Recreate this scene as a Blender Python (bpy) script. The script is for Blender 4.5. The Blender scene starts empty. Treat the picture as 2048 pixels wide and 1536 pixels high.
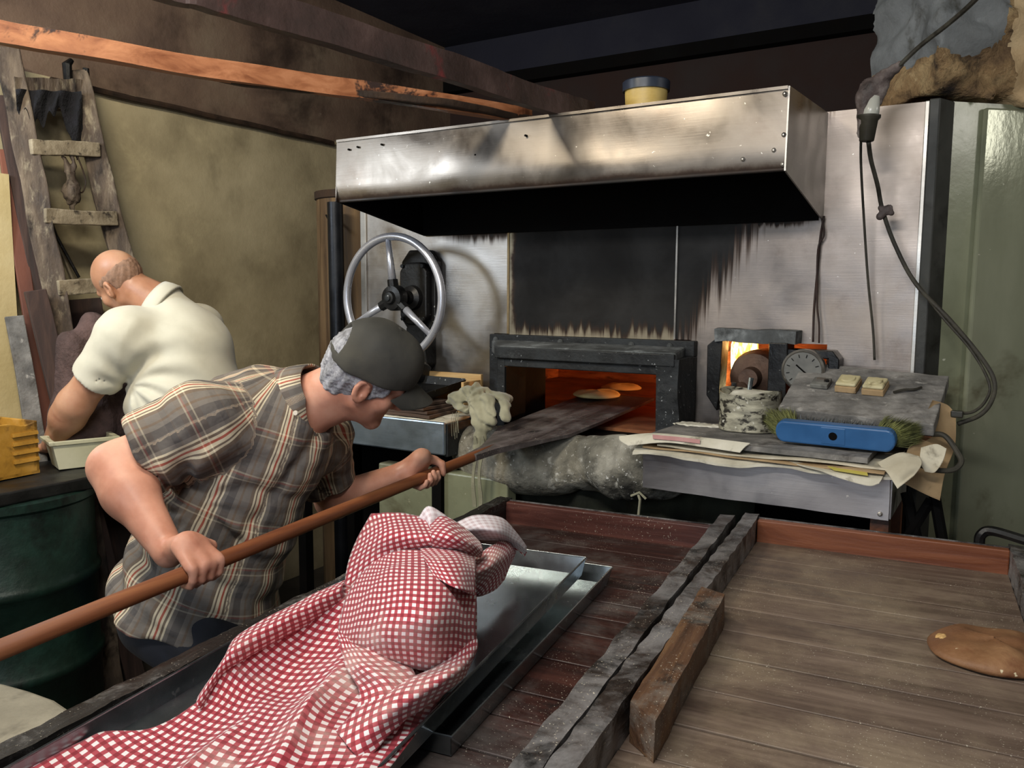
import bpy, math, random
import numpy as np
from mathutils import Vector, Matrix
random.seed(7); np.random.seed(7)
SC = bpy.context.scene
COL = SC.collection
R = math.radians
# ------------------------------------------------------------------ camera
FPX, YAW, PITCH, ROLL = 1650.0, R(31.4), R(6.2), R(0.3)
C0 = np.array([0, 0, 1.55])
CM = Matrix.Rotation(YAW, 3, 'Z') @ Matrix.Rotation(math.pi/2 - PITCH, 3, 'X') @ Matrix.Rotation(ROLL, 3, 'Z')
CMN = np.array(CM)
cd = bpy.data.cameras.new('camera'); cam = bpy.data.objects.new('camera', cd); COL.objects.link(cam)
cd.sensor_width = 36; cd.lens = 36*FPX/2048; cd.clip_start = .02
cam.matrix_world = Matrix.Translation(Vector(C0)) @ CM.to_4x4()
SC.camera = cam
# ------------------------------------------------------------------ world and view
w = bpy.data.worlds.new('world'); SC.world = w; w.use_nodes = True
bgn = w.node_tree.nodes['Background']; bgn.inputs[0].default_value = (.55, .62, .75, 1); bgn.inputs[1].default_value = .5
SC.view_settings.view_transform = 'Standard'; SC.view_settings.look = 'None'
SC.view_settings.gamma = 1; SC.view_settings.exposure = 0.0
# ------------------------------------------------------------------ large lights (room lamps and the daylight from the shop front)
def area(name, loc, target, size, power, col, sy=None, spread=None):
    l = bpy.data.lights.new(name, 'AREA'); l.energy = power; l.color = col; l.size = size
    if sy: l.shape = 'RECTANGLE'; l.size_y = sy
    if spread: l.spread = R(spread)
    o = bpy.data.objects.new(name, l); COL.objects.link(o); o.location = loc
    o.rotation_euler = (Vector(target)-Vector(loc)).to_track_quat('-Z', 'Y').to_euler(); return o
def point(name, loc, power, col, r=.03):
    l = bpy.data.lights.new(name, 'POINT'); l.energy = power; l.color = col; l.shadow_soft_size = r
    o = bpy.data.objects.new(name, l); COL.objects.link(o); o.location = loc; return o
area('shop_front_daylight', (-.6, -2.2, 1.9), (-1.0, 2.0, 1.0), 1.8, 34, (.80, .90, 1.0), 1.6)
area('strip_lamp_by_wall', (-1.7, .45, 2.9), (-3.1, 1.8, 1.3), .9, 48, (1.0, .90, .72), .12)
area('side_window_daylight', (-2.98, .72, 2.22), (-1.95, 2.5, 1.5), .34, 15, (.80, .90, 1.0), .34)
area('strip_lamp_overhead', (-.45, .1, 2.45), (-.6, 2.1, 1.0), .9, 24, (1.0, .96, .90), .14)
area('lamp_over_corner', (1.35, 2.52, 2.34), (-.1, 2.8, 1.7), .22, 5, (1.0, .96, .86), .4)
point('oven_fire', (-.50, 3.62, 1.25), 58, (1.0, .45, .14), .10)
point('burner_fire', (-.77, 2.84, 1.36), 5.0, (1.0, .48, .15), .03)

# ------------------------------------------------------------------ pixel helpers (2048x1536 frame)
def ray(x, y): return CMN @ np.array([(x-1024)/FPX, -(y-768)/FPX, -1.])
def atX(x, y, X): r = ray(x, y); return C0 + r*(X/r[0])
def atY(x, y, Y): r = ray(x, y); return C0 + r*(Y/r[1])
def atZ(x, y, z): r = ray(x, y); return C0 + r*((z-1.55)/r[2])
def atD(x, y, d): return C0 + ray(x, y)*d
V = lambda *a: np.array(a, float)
def nrm(v): v = np.array(v, float); return v/np.linalg.norm(v)

# ------------------------------------------------------------------ materials
def hexc(s):
    c = [int(s[i:i+2], 16)/255 for i in (0, 2, 4)]
    return tuple((x/12.92 if x <= .04045 else ((x+.055)/1.055)**2.4) for x in c)+(1,)
def ramp(nt, stops, interp='LINEAR'):
    r = nt.nodes.new('ShaderNodeValToRGB'); e = r.color_ramp; e.interpolation = interp
    while len(e.elements) > 1: e.elements.remove(e.elements[-1])
    e.elements[0].position = stops[0][0]; e.elements[0].color = hexc(stops[0][1]) if isinstance(stops[0][1], str) else stops[0][1]
    for p, c in stops[1:]:
        k = e.elements.new(p); k.color = hexc(c) if isinstance(c, str) else c
    return r
def noise(nt, vec, sc, det=5, rough=.6, dist=0):
    n = nt.nodes.new('ShaderNodeTexNoise'); n.inputs['Scale'].default_value = sc
    n.inputs['Detail'].default_value = det; n.inputs['Roughness'].default_value = rough; n.inputs['Distortion'].default_value = dist
    nt.links.new(vec, n.inputs['Vector']); return n.outputs['Fac']
def mth(nt, op, a, b=None, c=None, clamp=False):
    m = nt.nodes.new('ShaderNodeMath'); m.operation = op; m.use_clamp = clamp
    for i, v in enumerate((a, b, c)):
        if v is None: continue
        if isinstance(v, (int, float)): m.inputs[i].default_value = v
        else: nt.links.new(v, m.inputs[i])
    return m.outputs[0]
def mapr(nt, v, a, b, c=0., d=1., smooth=True):
    m = nt.nodes.new('ShaderNodeMapRange'); m.interpolation_type = 'SMOOTHSTEP' if smooth else 'LINEAR'
    nt.links.new(v, m.inputs[0])
    for i, x in enumerate((a, b, c, d)): m.inputs[i+1].default_value = x
    return m.outputs[0]
def mix(nt, f, a, b, mode='MIX'):
    m = nt.nodes.new('ShaderNodeMix'); m.data_type = 'RGBA'; m.blend_type = mode
    for sock, v in ((m.inputs[0], f), (m.inputs[6], a), (m.inputs[7], b)):
        if isinstance(v, (int, float)): sock.default_value = v
        elif isinstance(v, tuple): sock.default_value = v
        elif isinstance(v, str): sock.default_value = hexc(v)
        else: nt.links.new(v, sock)
    return m.outputs[2]
def base(name):
    m = bpy.data.materials.new(name); m.use_nodes = True; nt = m.node_tree
    return m, nt, nt.nodes['Principled BSDF']
def coords(nt, stretch=(1, 1, 1), rot=(0, 0, 0), kind='Object'):
    t = nt.nodes.new('ShaderNodeTexCoord'); mp = nt.nodes.new('ShaderNodeMapping')
    mp.inputs['Scale'].default_value = stretch; mp.inputs['Rotation'].default_value = rot
    nt.links.new(t.outputs[kind], mp.inputs[0]); return mp.outputs[0]
def geo_pos(nt, stretch=(1, 1, 1)):
    t = nt.nodes.new('ShaderNodeNewGeometry'); mp = nt.nodes.new('ShaderNodeMapping')
    mp.inputs['Scale'].default_value = stretch; nt.links.new(t.outputs['Position'], mp.inputs[0]); return mp.outputs[0]
def sep(nt, vec):
    s = nt.nodes.new('ShaderNodeSeparateXYZ'); nt.links.new(vec, s.inputs[0]); return s.outputs
def bump(nt, bs, h, st, dist=.01):
    b = nt.nodes.new('ShaderNodeBump'); b.inputs['Strength'].default_value = st; b.inputs['Distance'].default_value = dist
    nt.links.new(h, b.inputs['Height']); nt.links.new(b.outputs[0], bs.inputs['Normal']); return b
def mat(name, cols, sc=6, stretch=(1, 1, 1), rough=.7, rv=.15, metal=0, bmp=.3, bdist=.004, dirt=None, dirt2=None, speck=None, rot=0, det=6, lo=.3, hi=.7, sheen=0, spec=.5):
    m, nt, bs = base(name); vec = coords(nt, stretch, (0, 0, rot)); vu = coords(nt)
    n = noise(nt, vec, sc, det)
    k = len(cols); st = [(lo+(hi-lo)*i/max(1, k-1), c) for i, c in enumerate(cols)]
    rp = ramp(nt, st); nt.links.new(n, rp.inputs[0]); c = rp.outputs[0]
    for d in (dirt, dirt2):
        if d:
            col, a, b, s = d[:4]; dv = coords(nt, d[4] if len(d) > 4 else (1, 1, 1), (0, 0, rot))
            c = mix(nt, mapr(nt, noise(nt, dv, s, 5, .65, .3), a, b), c, col)
    if speck:
        col, thr, s = speck[:3]
        f = mapr(nt, noise(nt, vu, s, 2, .5), thr, thr+.04)
        f = mth(nt, 'MULTIPLY', f, mapr(nt, noise(nt, vu, 5, 3), .35, .6))
        c = mix(nt, f, c, col)
    nt.links.new(c, bs.inputs['Base Color'])
    rr = mapr(nt, n, .25, .75, max(.04, rough-rv), min(1, rough+rv)); nt.links.new(rr, bs.inputs['Roughness'])
    bs.inputs['Metallic'].default_value = metal; bs.inputs['Specular IOR Level'].default_value = spec
    if sheen: bs.inputs['Sheen Weight'].default_value = sheen
    if bmp:
        h = mth(nt, 'ADD', noise(nt, vec, sc*3, 5), mth(nt, 'MULTIPLY', noise(nt, vu, 60, 3), .25)); bump(nt, bs, h, bmp, bdist)
    return m
def emat(name, col, st):
    m, nt, bs = base(name); bs.inputs['Base Color'].default_value = (0, 0, 0, 1)
    bs.inputs['Emission Color'].default_value = col; bs.inputs['Emission Strength'].default_value = st; return m

def steel(name, c1='8f8c88', c2='c0bcb5', rough=.33, soot=None, stain='5c4a3a', st=(.55, .8), axis='X', bdist=.004, bst=.25):
    m, nt, bs = base(name); pos = geo_pos(nt)
    brush = noise(nt, geo_pos(nt, (6, 6, 160) if axis == 'X' else (160, 160, 4)), 1.5, 4, .7)
    cl = noise(nt, pos, 4, 6, .6, .4)
    rp = ramp(nt, [(.3, c1), (.7, c2)]); nt.links.new(mth(nt, 'ADD', mth(nt, 'MULTIPLY', cl, .88), mth(nt, 'MULTIPLY', brush, .12)), rp.inputs[0])
    c = mix(nt, mth(nt, 'MULTIPLY', mapr(nt, noise(nt, pos, 3.1, 8, .7), *st), .7), rp.outputs[0], stain)
    c = mix(nt, mapr(nt, noise(nt, pos, 70, 3), .70, .76), c, 'd8d4cc')
    rr = mapr(nt, cl, .3, .7, rough-.08, rough+.14); metal = .92
    if soot is not None:
        f = soot(nt, pos); c = mix(nt, mapr(nt, f, 0, .5), c, '3c2c22'); c = mix(nt, mapr(nt, f, .25, .8), c, '0c0a09'); rr = mth(nt, 'ADD', rr, mth(nt, 'MULTIPLY', f, .3)); mt = mapr(nt, f, 0, 1, .92, .1); nt.links.new(mt, bs.inputs['Metallic'])
    else: bs.inputs['Metallic'].default_value = metal
    nt.links.new(c, bs.inputs['Base Color']); nt.links.new(rr, bs.inputs['Roughness'])
    h = mth(nt, 'ADD', noise(nt, pos, 2.3, 2), mth(nt, 'MULTIPLY', brush, .015)); bump(nt, bs, h, bst, .05)
    return m

def wood(name, dark, midc, light, rot=0, along='Y', rough=.6, flour=None, char=None, sc=1.0, bst=.5):
    s = {'X': (2.2, 26, 26), 'Y': (26, 2.2, 26), 'Z': (26, 26, 2.2)}[along]
    m, nt, bs = base(name)
    t = nt.nodes.new('ShaderNodeTexCoord'); mp0 = nt.nodes.new('ShaderNodeMapping'); mp0.inputs['Rotation'].default_value = (0, 0, rot)
    nt.links.new(t.outputs['Object'], mp0.inputs[0]); mp = nt.nodes.new('ShaderNodeMapping'); mp.inputs['Scale'].default_value = s
    nt.links.new(mp0.outputs[0], mp.inputs[0]); vec = mp.outputs[0]; vu = mp0.outputs[0]
    n = noise(nt, vec, sc, 6, .65, .6)
    rp = ramp(nt, [(.28, dark), (.5, midc), (.75, light)]); nt.links.new(n, rp.inputs[0]); c = rp.outputs[0]
    if char: c = mix(nt, mapr(nt, noise(nt, vu, char[2], 6, .7, .5), char[0], char[1]), c, char[3] if len(char) > 3 else '0d0b0a')
    if flour:
        f = mth(nt, 'MULTIPLY', mapr(nt, noise(nt, vu, flour[2], 8, .7, .3), flour[0], flour[1]), flour[3])
        c = mix(nt, f, c, flour[4] if len(flour) > 4 else 'a8a196')
        c = mix(nt, mth(nt, 'MULTIPLY', mapr(nt, noise(nt, vu, 260, 2), .66, .70), mapr(nt, noise(nt, vu, 6, 4), .42, .6)), c, 'd0c8b4')
    nt.links.new(c, bs.inputs['Base Color'])
    nt.links.new(mapr(nt, n, .3, .7, rough-.12, rough+.15), bs.inputs['Roughness'])
    bump(nt, bs, mth(nt, 'ADD', n, mth(nt, 'MULTIPLY', noise(nt, vu, 90, 3), .2)), bst, .004)
    return m

def emissive_flame():
    m, nt, bs = base('flame'); vec = coords(nt, (1, 1, .35)); n = noise(nt, vec, 30, 3)
    r = ramp(nt, [(.3, 'ff5a10'), (.42, 'ffb040'), (.56, 'fff0b0')]); nt.links.new(n, r.inputs[0])
    bs.inputs['Base Color'].default_value = (0, 0, 0, 1); nt.links.new(r.outputs[0], bs.inputs['Emission Color']); bs.inputs['Emission Strength'].default_value = 6.0
    return m

def soot_center(nt, pos):
    x, y, z = sep(nt, pos)
    drip = noise(nt, geo_pos(nt, (55, 1, 1.2)), 1, 4, .6)
    f1 = mapr(nt, mth(nt, 'ADD', z, mth(nt, 'MULTIPLY', drip, -.16)), 1.30, 1.395)
    fl = mapr(nt, mth(nt, 'ADD', x, mth(nt, 'MULTIPLY', noise(nt, pos, 9, 4), .06)), -1.64, -1.585)
    return mth(nt, 'MULTIPLY', mth(nt, 'MULTIPLY', f1, fl), mapr(nt, noise(nt, pos, 5, 6, .7), .2, .55, .80, .97))
def soot_right(nt, pos):
    x, y, z = sep(nt, pos)
    drip = noise(nt, geo_pos(nt, (75, 1, 1.0)), 1, 5, .65)
    edge = mth(nt, 'ADD', x, mth(nt, 'MULTIPLY', mth(nt, 'SUBTRACT', z, 1.42), -.55))
    edge = mth(nt, 'ADD', edge, mth(nt, 'MULTIPLY', drip, -.26))
    f = mapr(nt, edge, -1.01, -1.16)
    top = mapr(nt, mth(nt, 'ADD', z, mth(nt, 'MULTIPLY', noise(nt, geo_pos(nt, (60, 1, 3)), 1, 4), -.06)), 1.725, 1.765)
    top = mth(nt, 'MULTIPLY', top, mapr(nt, x, -.50, -.66))
    return mth(nt, 'MAXIMUM', mth(nt, 'MULTIPLY', f, .93), top)
def soot_left(nt, pos):
    x, y, z = sep(nt, pos)
    top = mapr(nt, mth(nt, 'ADD', z, mth(nt, 'MULTIPLY', noise(nt, geo_pos(nt, (60, 1, 3)), 1, 4), -.06)), 1.70, 1.78)
    return mth(nt, 'MULTIPLY', top, mth(nt, 'MULTIPLY', mapr(nt, x, -2.1, -1.8), .8))
def hood_edge_tone(nt, pos):  # darkens the hood front towards its lower edge
    x, y, z = sep(nt, pos)
    a = mapr(nt, mth(nt, 'ADD', z, mth(nt, 'MULTIPLY', noise(nt, pos, 6, 6, .7), .04)), 1.93, 1.875)
    return mth(nt, 'MULTIPLY', a, .85)

M = {}
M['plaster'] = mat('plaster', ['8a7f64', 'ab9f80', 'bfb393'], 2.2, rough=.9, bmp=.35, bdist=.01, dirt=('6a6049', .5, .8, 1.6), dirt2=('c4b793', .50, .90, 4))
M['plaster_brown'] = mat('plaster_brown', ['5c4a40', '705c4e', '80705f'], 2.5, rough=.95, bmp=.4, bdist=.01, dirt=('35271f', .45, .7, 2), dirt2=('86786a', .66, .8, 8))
M['pilaster'] = mat('pilaster', ['b9a674', 'cbb98a', 'd6c79c'], 2, rough=.9, bmp=.3, bdist=.01, dirt=('7d7250', .58, .8, 2))
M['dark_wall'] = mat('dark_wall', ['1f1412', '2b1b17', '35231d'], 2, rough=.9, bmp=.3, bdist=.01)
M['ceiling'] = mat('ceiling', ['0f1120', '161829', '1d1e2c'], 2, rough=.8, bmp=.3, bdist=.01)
M['concrete'] = mat('concrete', ['857f70', 'a29b8a', 'b8b09c'], 3, rough=.9, bmp=.4, bdist=.01, dirt=('3a352e', .5, .72, 2.5))
M['floor'] = mat('floor', ['2b2722', '3b352e', '4b443a'], 3, rough=.8, bmp=.4, dirt=('141210', .45, .7, 2))
M['panel_left'] = steel('panel_left', c1='8d8884', c2='b4b0ac', soot=soot_left, rough=.34)
M['panel_center'] = steel('panel_center', c1='77705f', c2='a59a86', soot=soot_center, rough=.45)
M['panel_right'] = steel('panel_right', c1='6f6762', c2='a0968e', soot=soot_right, rough=.38, stain='5f5048', st=(.5, .75))
M['hood_steel'] = steel('hood_steel', c1='645d56', c2='8a837b', rough=.33, soot=hood_edge_tone, st=(.45, .95), stain='5c4a3c', bst=.15)
M['steel'] = steel('steel', rough=.35)
M['counter_steel'] = steel('counter_steel', c1='9a9698', c2='b8b4b4', rough=.42, stain='6a6260')
M['counter_blue'] = steel('counter_blue', c1='8496aa', c2='aab9ca', rough=.34, stain='5c6470')
M['galv'] = mat('galvanised', ['7a8286', '8b9397', '9ca4a8'], 9, rough=.24, rv=.06, metal=.92, bmp=.08, bdist=.002, dirt=('5a6264', .60, .85, 10), speck=('c8cccc', .68, 60))
M['chrome'] = mat('wheel_paint', ['a9abb4', 'b9bbc4', 'c6c8d0'], 5, rough=.28, rv=.06, metal=.55, bmp=.05, dirt=('6d6b70', .66, .8, 12))
M['soot'] = mat('soot_black', ['040404', '090808', '100d0c'], 6, rough=.9, bmp=.4, spec=.12)
M['iron'] = mat('floury_iron', ['141516', '222426', '33373a'], 8, rough=.6, metal=.35, bmp=.6, bdist=.005, dirt=('6c7072', .6, .85, 9), speck=('9a9d9f', .68, 80))
M['iron_top'] = mat('floury_iron_top', ['2e3030', '4a4d4e', '6c7072'], 9, rough=.85, bmp=.7, bdist=.006, dirt=('858a8c', .5, .75, 12))
M['black_iron'] = mat('black_iron', ['0c0c0d', '161617', '242423'], 7, rough=.42, metal=.4, bmp=.5, speck=('8c8c88', .7, 70))
M['brick'] = mat('fire_brick', ['6a3a28', '9a5a38', 'b87448'], 5, (1, 1, 5), rough=.85, bmp=.7, bdist=.01, dirt=('1a0d08', .5, .7, 6, (1, 1, 4)))
M['hearth'] = mat('hearth_stone', ['5a3220', '7d4a2c', '94603c'], 6, rough=.8, bmp=.4, dirt=('201008', .55, .75, 5))
M['green_paint'] = mat('green_paint', ['7a7d66', '8b8f76', '9da088'], 2.2, rough=.32, rv=.1, metal=.0, bmp=.25, bdist=.006, dirt=('5b5440', .52, .74, 3), dirt2=('a3a48c', .66, .74, 20), speck=('c9c9b5', .73, 45))
M['green_gloss'] = mat('green_gloss', ['777b66', '8c907a', '9fa28c'], 2, (1, 1, .3), rough=.2, rv=.07, metal=.15, bmp=.2, bdist=.006, dirt=('5e5844', .54, .76, 3), speck=('c9c9b5', .73, 45))
M['green_steel'] = steel('green_steel', c1='84866f', c2='a8a98f', rough=.24, stain='4f4a38', st=(.5, .75), axis='Z')
M['seal'] = mat('grey_seal', ['2c2c2a', '3b3c39', '4a4a45'], 5, rough=.6, metal=.3, bmp=.3, dirt=('1a1816', .5, .7, 6))
M['rockwool'] = mat('rock_wool', ['4a3626', '8a704e', 'b09a72'], 9, rough=1, bmp=1, bdist=.02, dirt=('20150f', .48, .66, 6), dirt2=('cdb68c', .60, .75, 16), det=8)
M['foil'] = mat('grey_render', ['56595a', '6f7375', '84888a'], 5, rough=.7, bmp=.5, bdist=.01, dirt=('44443f', .55, .75, 9))
M['foam_tan'] = mat('insulation_tan', ['9a7f5a', 'baa07a', 'ccb894'], 4, rough=1, bmp=.8, bdist=.015, dirt=('6d4a2c', .58, .75, 6), det=8)
M['ladder'] = mat('ladder_wood', ['2e241f', '51453b', '7a6c5c'], 14, (1, 1, .25), rough=.85, bmp=1, bdist=.006, dirt=('968b76', .52, .74, 24, (1, 1, .4)), dirt2=('1a1310', .48, .70, 15, (1, 1, .4)), det=7)
M['rung'] = mat('rung_wood', ['6a5f4e', '877b66', 'a0947e'], 14, rough=.85, bmp=.8, bdist=.005, dirt=('2a221b', .55, .7, 20), det=7)
M['cobweb'] = mat('soot_rag', ['08080c', '121218', '1d1c22'], 20, rough=1, bmp=1, bdist=.01)
M['old_board'] = wood('old_board', '1d1513', '3a2b27', '57443c', along='Z', rough=.85)
M['pink_board'] = mat('pink_board', ['8a6a58', 'a8836e', 'b8957f'], 4, (1, 1, .3), rough=.7, bmp=.3, dirt=('4a3730', .55, .75, 4))
M['red_board'] = mat('red_board', ['45271f', '663a2c', '7a4a38'], 5, (1, 1, .2), rough=.7, bmp=.4)
M['sack'] = mat('old_sack', ['2a201e', '4b3a37', '6a5450'], 7, rough=1, bmp=.8, bdist=.02)
M['pipe'] = mat('rusty_pipe', ['1c130d', '2e1f14', '3d2a1a'], 12, rough=.8, bmp=.6)
M['plank_orange'] = wood('plank_orange', '6e3f27', '95603f', 'b07a56', along='Y', rough=.55, char=(.57, .63, 3.2, '2a1a16'), bst=.3)
M['plank_red'] = mat('plank_paint', ['2e231f', '4a3833', '65504a'], 5, rough=.6, bmp=.5, bdist=.006, dirt=('7c3434', .53, .62, 3), dirt2=('a0968e', .60, .72, 6))
M['tank'] = wood('tank_board', '3a2a1a', '5d4830', '7b6344', along='Z', rough=.7, bst=.3)
M['stovepipe'] = mat('stove_pipe', ['15161a', '1f2126', '2b2d31'], 5, rough=.4, metal=.6, bmp=.2)
M['tray_dark'] = wood('tray_dark', '1a0f0d', '341b16', '50291f', rot=-R(6), along='X', rough=.5, flour=(.44, .66, 2.6, .62, '7a7571'), char=(.56, .76, 6))
M['tray_red'] = wood('tray_red', '2c1613', '4e2820', '6a3c2e', rot=-R(6), along='X', rough=.5, flour=(.6, .8, 9, .5, '8d8780'))
M['tray_grey'] = wood('tray_grey', '46382f', '6b5a4e', '8a7869', rot=-R(6), along='X', rough=.6, flour=(.42, .66, 2.6, .6, 'a09078'), char=(.58, .76, 5, '4a3a31'))
M['tray_orange'] = wood('tray_orange', '5f301c', '7d472a', '93583a', rot=-R(6), along='X', rough=.5, char=(.66, .8, 5, '3a1d10'))
M['rail_dark'] = wood('rail_dark', '17120f', '2f2621', '4a3d35', rot=-R(6), along='Y', rough=.5, flour=(.38, .64, 9, .8, '868484'), char=(.46, .62, 14), bst=.9)
M['rail_black'] = wood('rail_black', '0c0b0b', '1a1817', '2c2927', rot=-R(6), along='Y', rough=.4, flour=(.52, .70, 9, .6, '8a8886'), bst=.9)
M['rail_brown'] = wood('rail_brown', '2c1d15', '5a3f2c', '86643f', rot=-R(6), along='Y', rough=.6, flour=(.50, .68, 7, .6, '7c776f'), char=(.54, .68, 9), bst=.9)
M['flour_joint'] = mat('flour_joint', ['6f685e', '938b7e', 'aea698'], 12, rough=1, bmp=.4)
M['bench'] = wood('bench_wood', '14100e', '241c18', '362b25', along='X', rough=.8)
M['blade'] = wood('peel_blade', '2c2726', '4b4342', '6a6160', along='Y', rough=.55, flour=(.45, .7, 8, .5, '8a8584'), char=(.55, .72, 9))
M['handle'] = wood('peel_handle', '5c3220', '7f4a2a', '966038', along='Y', rough=.6, bst=.15)
M['pine'] = wood('pine', 'a57f4e', 'c8a26b', 'dcbd88', along='X', rough=.6, char=(.66, .74, 12, '3a201a'))
M['slats'] = wood('old_slats', '2e231d', '4d3c32', '6c574a', along='X', rough=.8)
M['brown_box'] = mat('brown_box', ['4a2a1a', '6a3d25', '7e5034'], 6, rough=.6, bmp=.3, dirt=('2a1a12', .5, .7, 8))
M['floury_grey'] = mat('floury_grey', ['4c4b4a', '74726f', '9a9793'], 10, rough=.95, bmp=.7, bdist=.005, dirt=('3a3430', .55, .72, 6), dirt2=('a5a29d', .6, .72, 25), det=8)
M['flour'] = mat('flour', ['b9b4a4', 'd6d2c2', 'e9e6da'], 12, rough=1, bmp=.6, bdist=.004)
M['flour_cloth'] = mat('floury_cloth', ['44423c', '7a776c', 'aaa79c'], 7, rough=.95, bmp=.9, bdist=.012, dirt=('22211e', .5, .68, 5), dirt2=('b3b1a8', .56, .7, 18), det=8, speck=('c8c8c4', .66, 90))
M['dark_cloth'] = mat('dark_cloth', ['15160f', '262820', '363a2e'], 5, rough=.95, bmp=.6, bdist=.01)
M['rag'] = mat('khaki_rag', ['6c6b58', '8c8a74', 'a5a28b'], 7, rough=.9, bmp=.5, bdist=.004, sheen=.3)
M['paper'] = mat('paper', ['a89f88', 'c4bca6', 'd8d2bf'], 6, rough=.9, bmp=.4, dirt=('6d6455', .55, .72, 9))
M['cardboard'] = mat('cardboard', ['8a7150', 'a48a66', 'b89e7a'], 6, rough=.9, bmp=.3, dirt=('4a3a28', .56, .72, 7))
M['sack_white'] = mat('flour_sack', ['a7a290', 'cac5b3', 'dedacb'], 6, rough=.8, bmp=.5, dirt=('77705e', .55, .72, 10))
M['yellow_print'] = mat('yellow_print', ['a89c3c', 'c0b454', 'ccc070'], 6, rough=.6)
M['red_print'] = mat('red_print', ['9a6a6a', 'b0807e', 'c09a96'], 6, rough=.6)
M['can'] = mat('can_tin', ['6f6c60', 'a6a28f', 'c9c5b0'], 14, (1, 1, 3), rough=.55, metal=.2, bmp=.4, dirt=('2b2721', .50, .60, 26, (1, 1, 1.6)), speck=('e0ddd0', .66, 50))
M['blue'] = mat('blue_plastic', ['28517f', '326296', '3c70a4'], 4, rough=.4, bmp=.05, dirt=('1c3c6a', .6, .8, 9))
M['bristle'] = mat('bristle', ['44462a', '63663a', '85884e'], 30, rough=.8, bmp=0)
M['bristle_grey'] = mat('bristle_grey', ['3a3d40', '565a5c', '6e7274'], 30, rough=.8, bmp=0)
M['crate'] = mat('yellow_crate', ['8d6420', 'b0812c', 'c4964a'], 8, rough=.6, bmp=.4, dirt=('5c3f14', .5, .7, 12))
M['tub'] = mat('white_tub', ['a5a184', 'c2bfa2', 'd3d0b6'], 4, rough=.4, bmp=.1, dirt=('5c5842', .62, .74, 9))
M['drum'] = mat('green_drum', ['0a1310', '142a22', '21443a'], 3, rough=.45, metal=.2, bmp=.4, bdist=.008, dirt=('0a100d', .48, .7, 3))
M['black_top'] = mat('black_top', ['0a0a0a', '141414', '222221'], 5, rough=.45, bmp=.4, dirt=('2e2e2c', .6, .8, 6))
M['bread'] = mat('crust', ['6a4630', '87603f', 'a98059'], 7, rough=.6, bmp=.6, bdist=.006, dirt=('6e3c22', .5, .72, 5), speck=('e6d6b0', .70, 55))
M['dough'] = mat('raw_bread', ['c2a868', 'dcc88a', 'e6d6a0'], 8, rough=.7, bmp=.5, bdist=.004)
M['crumb'] = mat('bread_crumb', ['b98c50', 'd4ac70', 'e2c28a'], 20, rough=.9, bmp=.8)
M['skin'] = mat('skin', ['b07862', 'c68f78', 'd4a28b'], 9, rough=.55, bmp=.12, bdist=.002, dirt=('a05a44', .55, .75, 5))
M['skin_pale'] = mat('skin_pale', ['a27257', 'b58468', 'c19679'], 8, rough=.5, bmp=.1, bdist=.002, dirt=('94604a', .55, .75, 5))
for k in ('skin', 'skin_pale'):
    b = M[k].node_tree.nodes['Principled BSDF']; b.inputs['Subsurface Weight'].default_value = .15; b.inputs['Subsurface Radius'].default_value = (.01, .004, .002)
M['hair'] = mat('grey_hair', ['5f5f62', '8d8e94', 'b9bac2'], 60, (1, 1, .5), rough=.8, bmp=1, bdist=.004)
M['stubble'] = mat('short_hair', ['7a5f4e', '8f6f5b', 'a07e68'], 60, rough=.8, bmp=.6, bdist=.002)
M['cap'] = mat('cap_cloth', ['2e2e2b', '3c3b36', '4a4840'], 8, rough=.85, bmp=.4, bdist=.003, dirt=('5a564b', .6, .8, 5))
M['white_shirt'] = mat('white_shirt', ['b9b5a3', 'cbc7b5', 'd6d2c2'], 3, rough=.85, bmp=.25, bdist=.004, sheen=.2)
M['pants'] = mat('dark_trousers', ['14151a', '20222a', '2c2f38'], 5, rough=.85, bmp=.4, bdist=.005)
M['denim'] = mat('blue_denim', ['101a2c', '1a2a44', '26395a'], 5, rough=.85, bmp=.4, bdist=.005)
M['leather'] = mat('shoe_leather', ['0c0a09', '181412', '241e1a'], 5, rough=.5)
M['undershirt'] = mat('undershirt', ['b8b2a4', 'd0cabc', 'dcd6c8'], 5, rough=.9)
M['bulb'] = mat('opal_glass', ['a9aaa2', 'bcbdb4', 'c8c9c0'], 5, rough=.25, bmp=0)
M['bakelite'] = mat('bakelite', ['1d1c17', '2c2a22', '3a372c'], 8, rough=.5, bmp=.4)
M['cable'] = mat('cable', ['1f1c16', '35322a', '4a473c'], 20, rough=.7, bmp=.5)
M['cable_brown'] = mat('cable_brown', ['1d100c', '2c1a14', '3a241c'], 20, rough=.7, bmp=.5)
M['tape'] = mat('dirty_tape', ['2c2524', '5a4f4c', '8c8480'], 16, rough=.7, bmp=.8, bdist=.006, dirt=('a29a94', .58, .68, 14))
M['cream'] = mat('cream_plastic', ['a79c72', 'c4ba92', 'd6cda8'], 9, rough=.5, bmp=.2, dirt=('6a5c38', .55, .72, 14))
M['dial'] = mat('dial_face', ['53534f', '6a6a66', '7c7c76'], 10, rough=.5, bmp=.1, dirt=('4a4a46', .55, .72, 12))
M['brass'] = mat('brass', ['5c4a30', '7a6748', '8f7c5c'], 8, rough=.4, metal=.7, bmp=.2)
M['bucket'] = mat('bucket_yellow', ['a98e4c', 'c6aa62', 'd4bb78'], 6, (1, 1, 3), rough=.5, bmp=.2, dirt=('3a4048', .60, .64, 5))
M['bucket_rim'] = mat('bucket_rim', ['1c2230', '28303f', '343c4a'], 6, rough=.4, bmp=.1)
M['flame'] = emissive_flame()
M['burner'] = mat('burner_iron', ['3a2a22', '5c463a', '76604f'], 9, rough=.6, metal=.4, bmp=.6)

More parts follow.
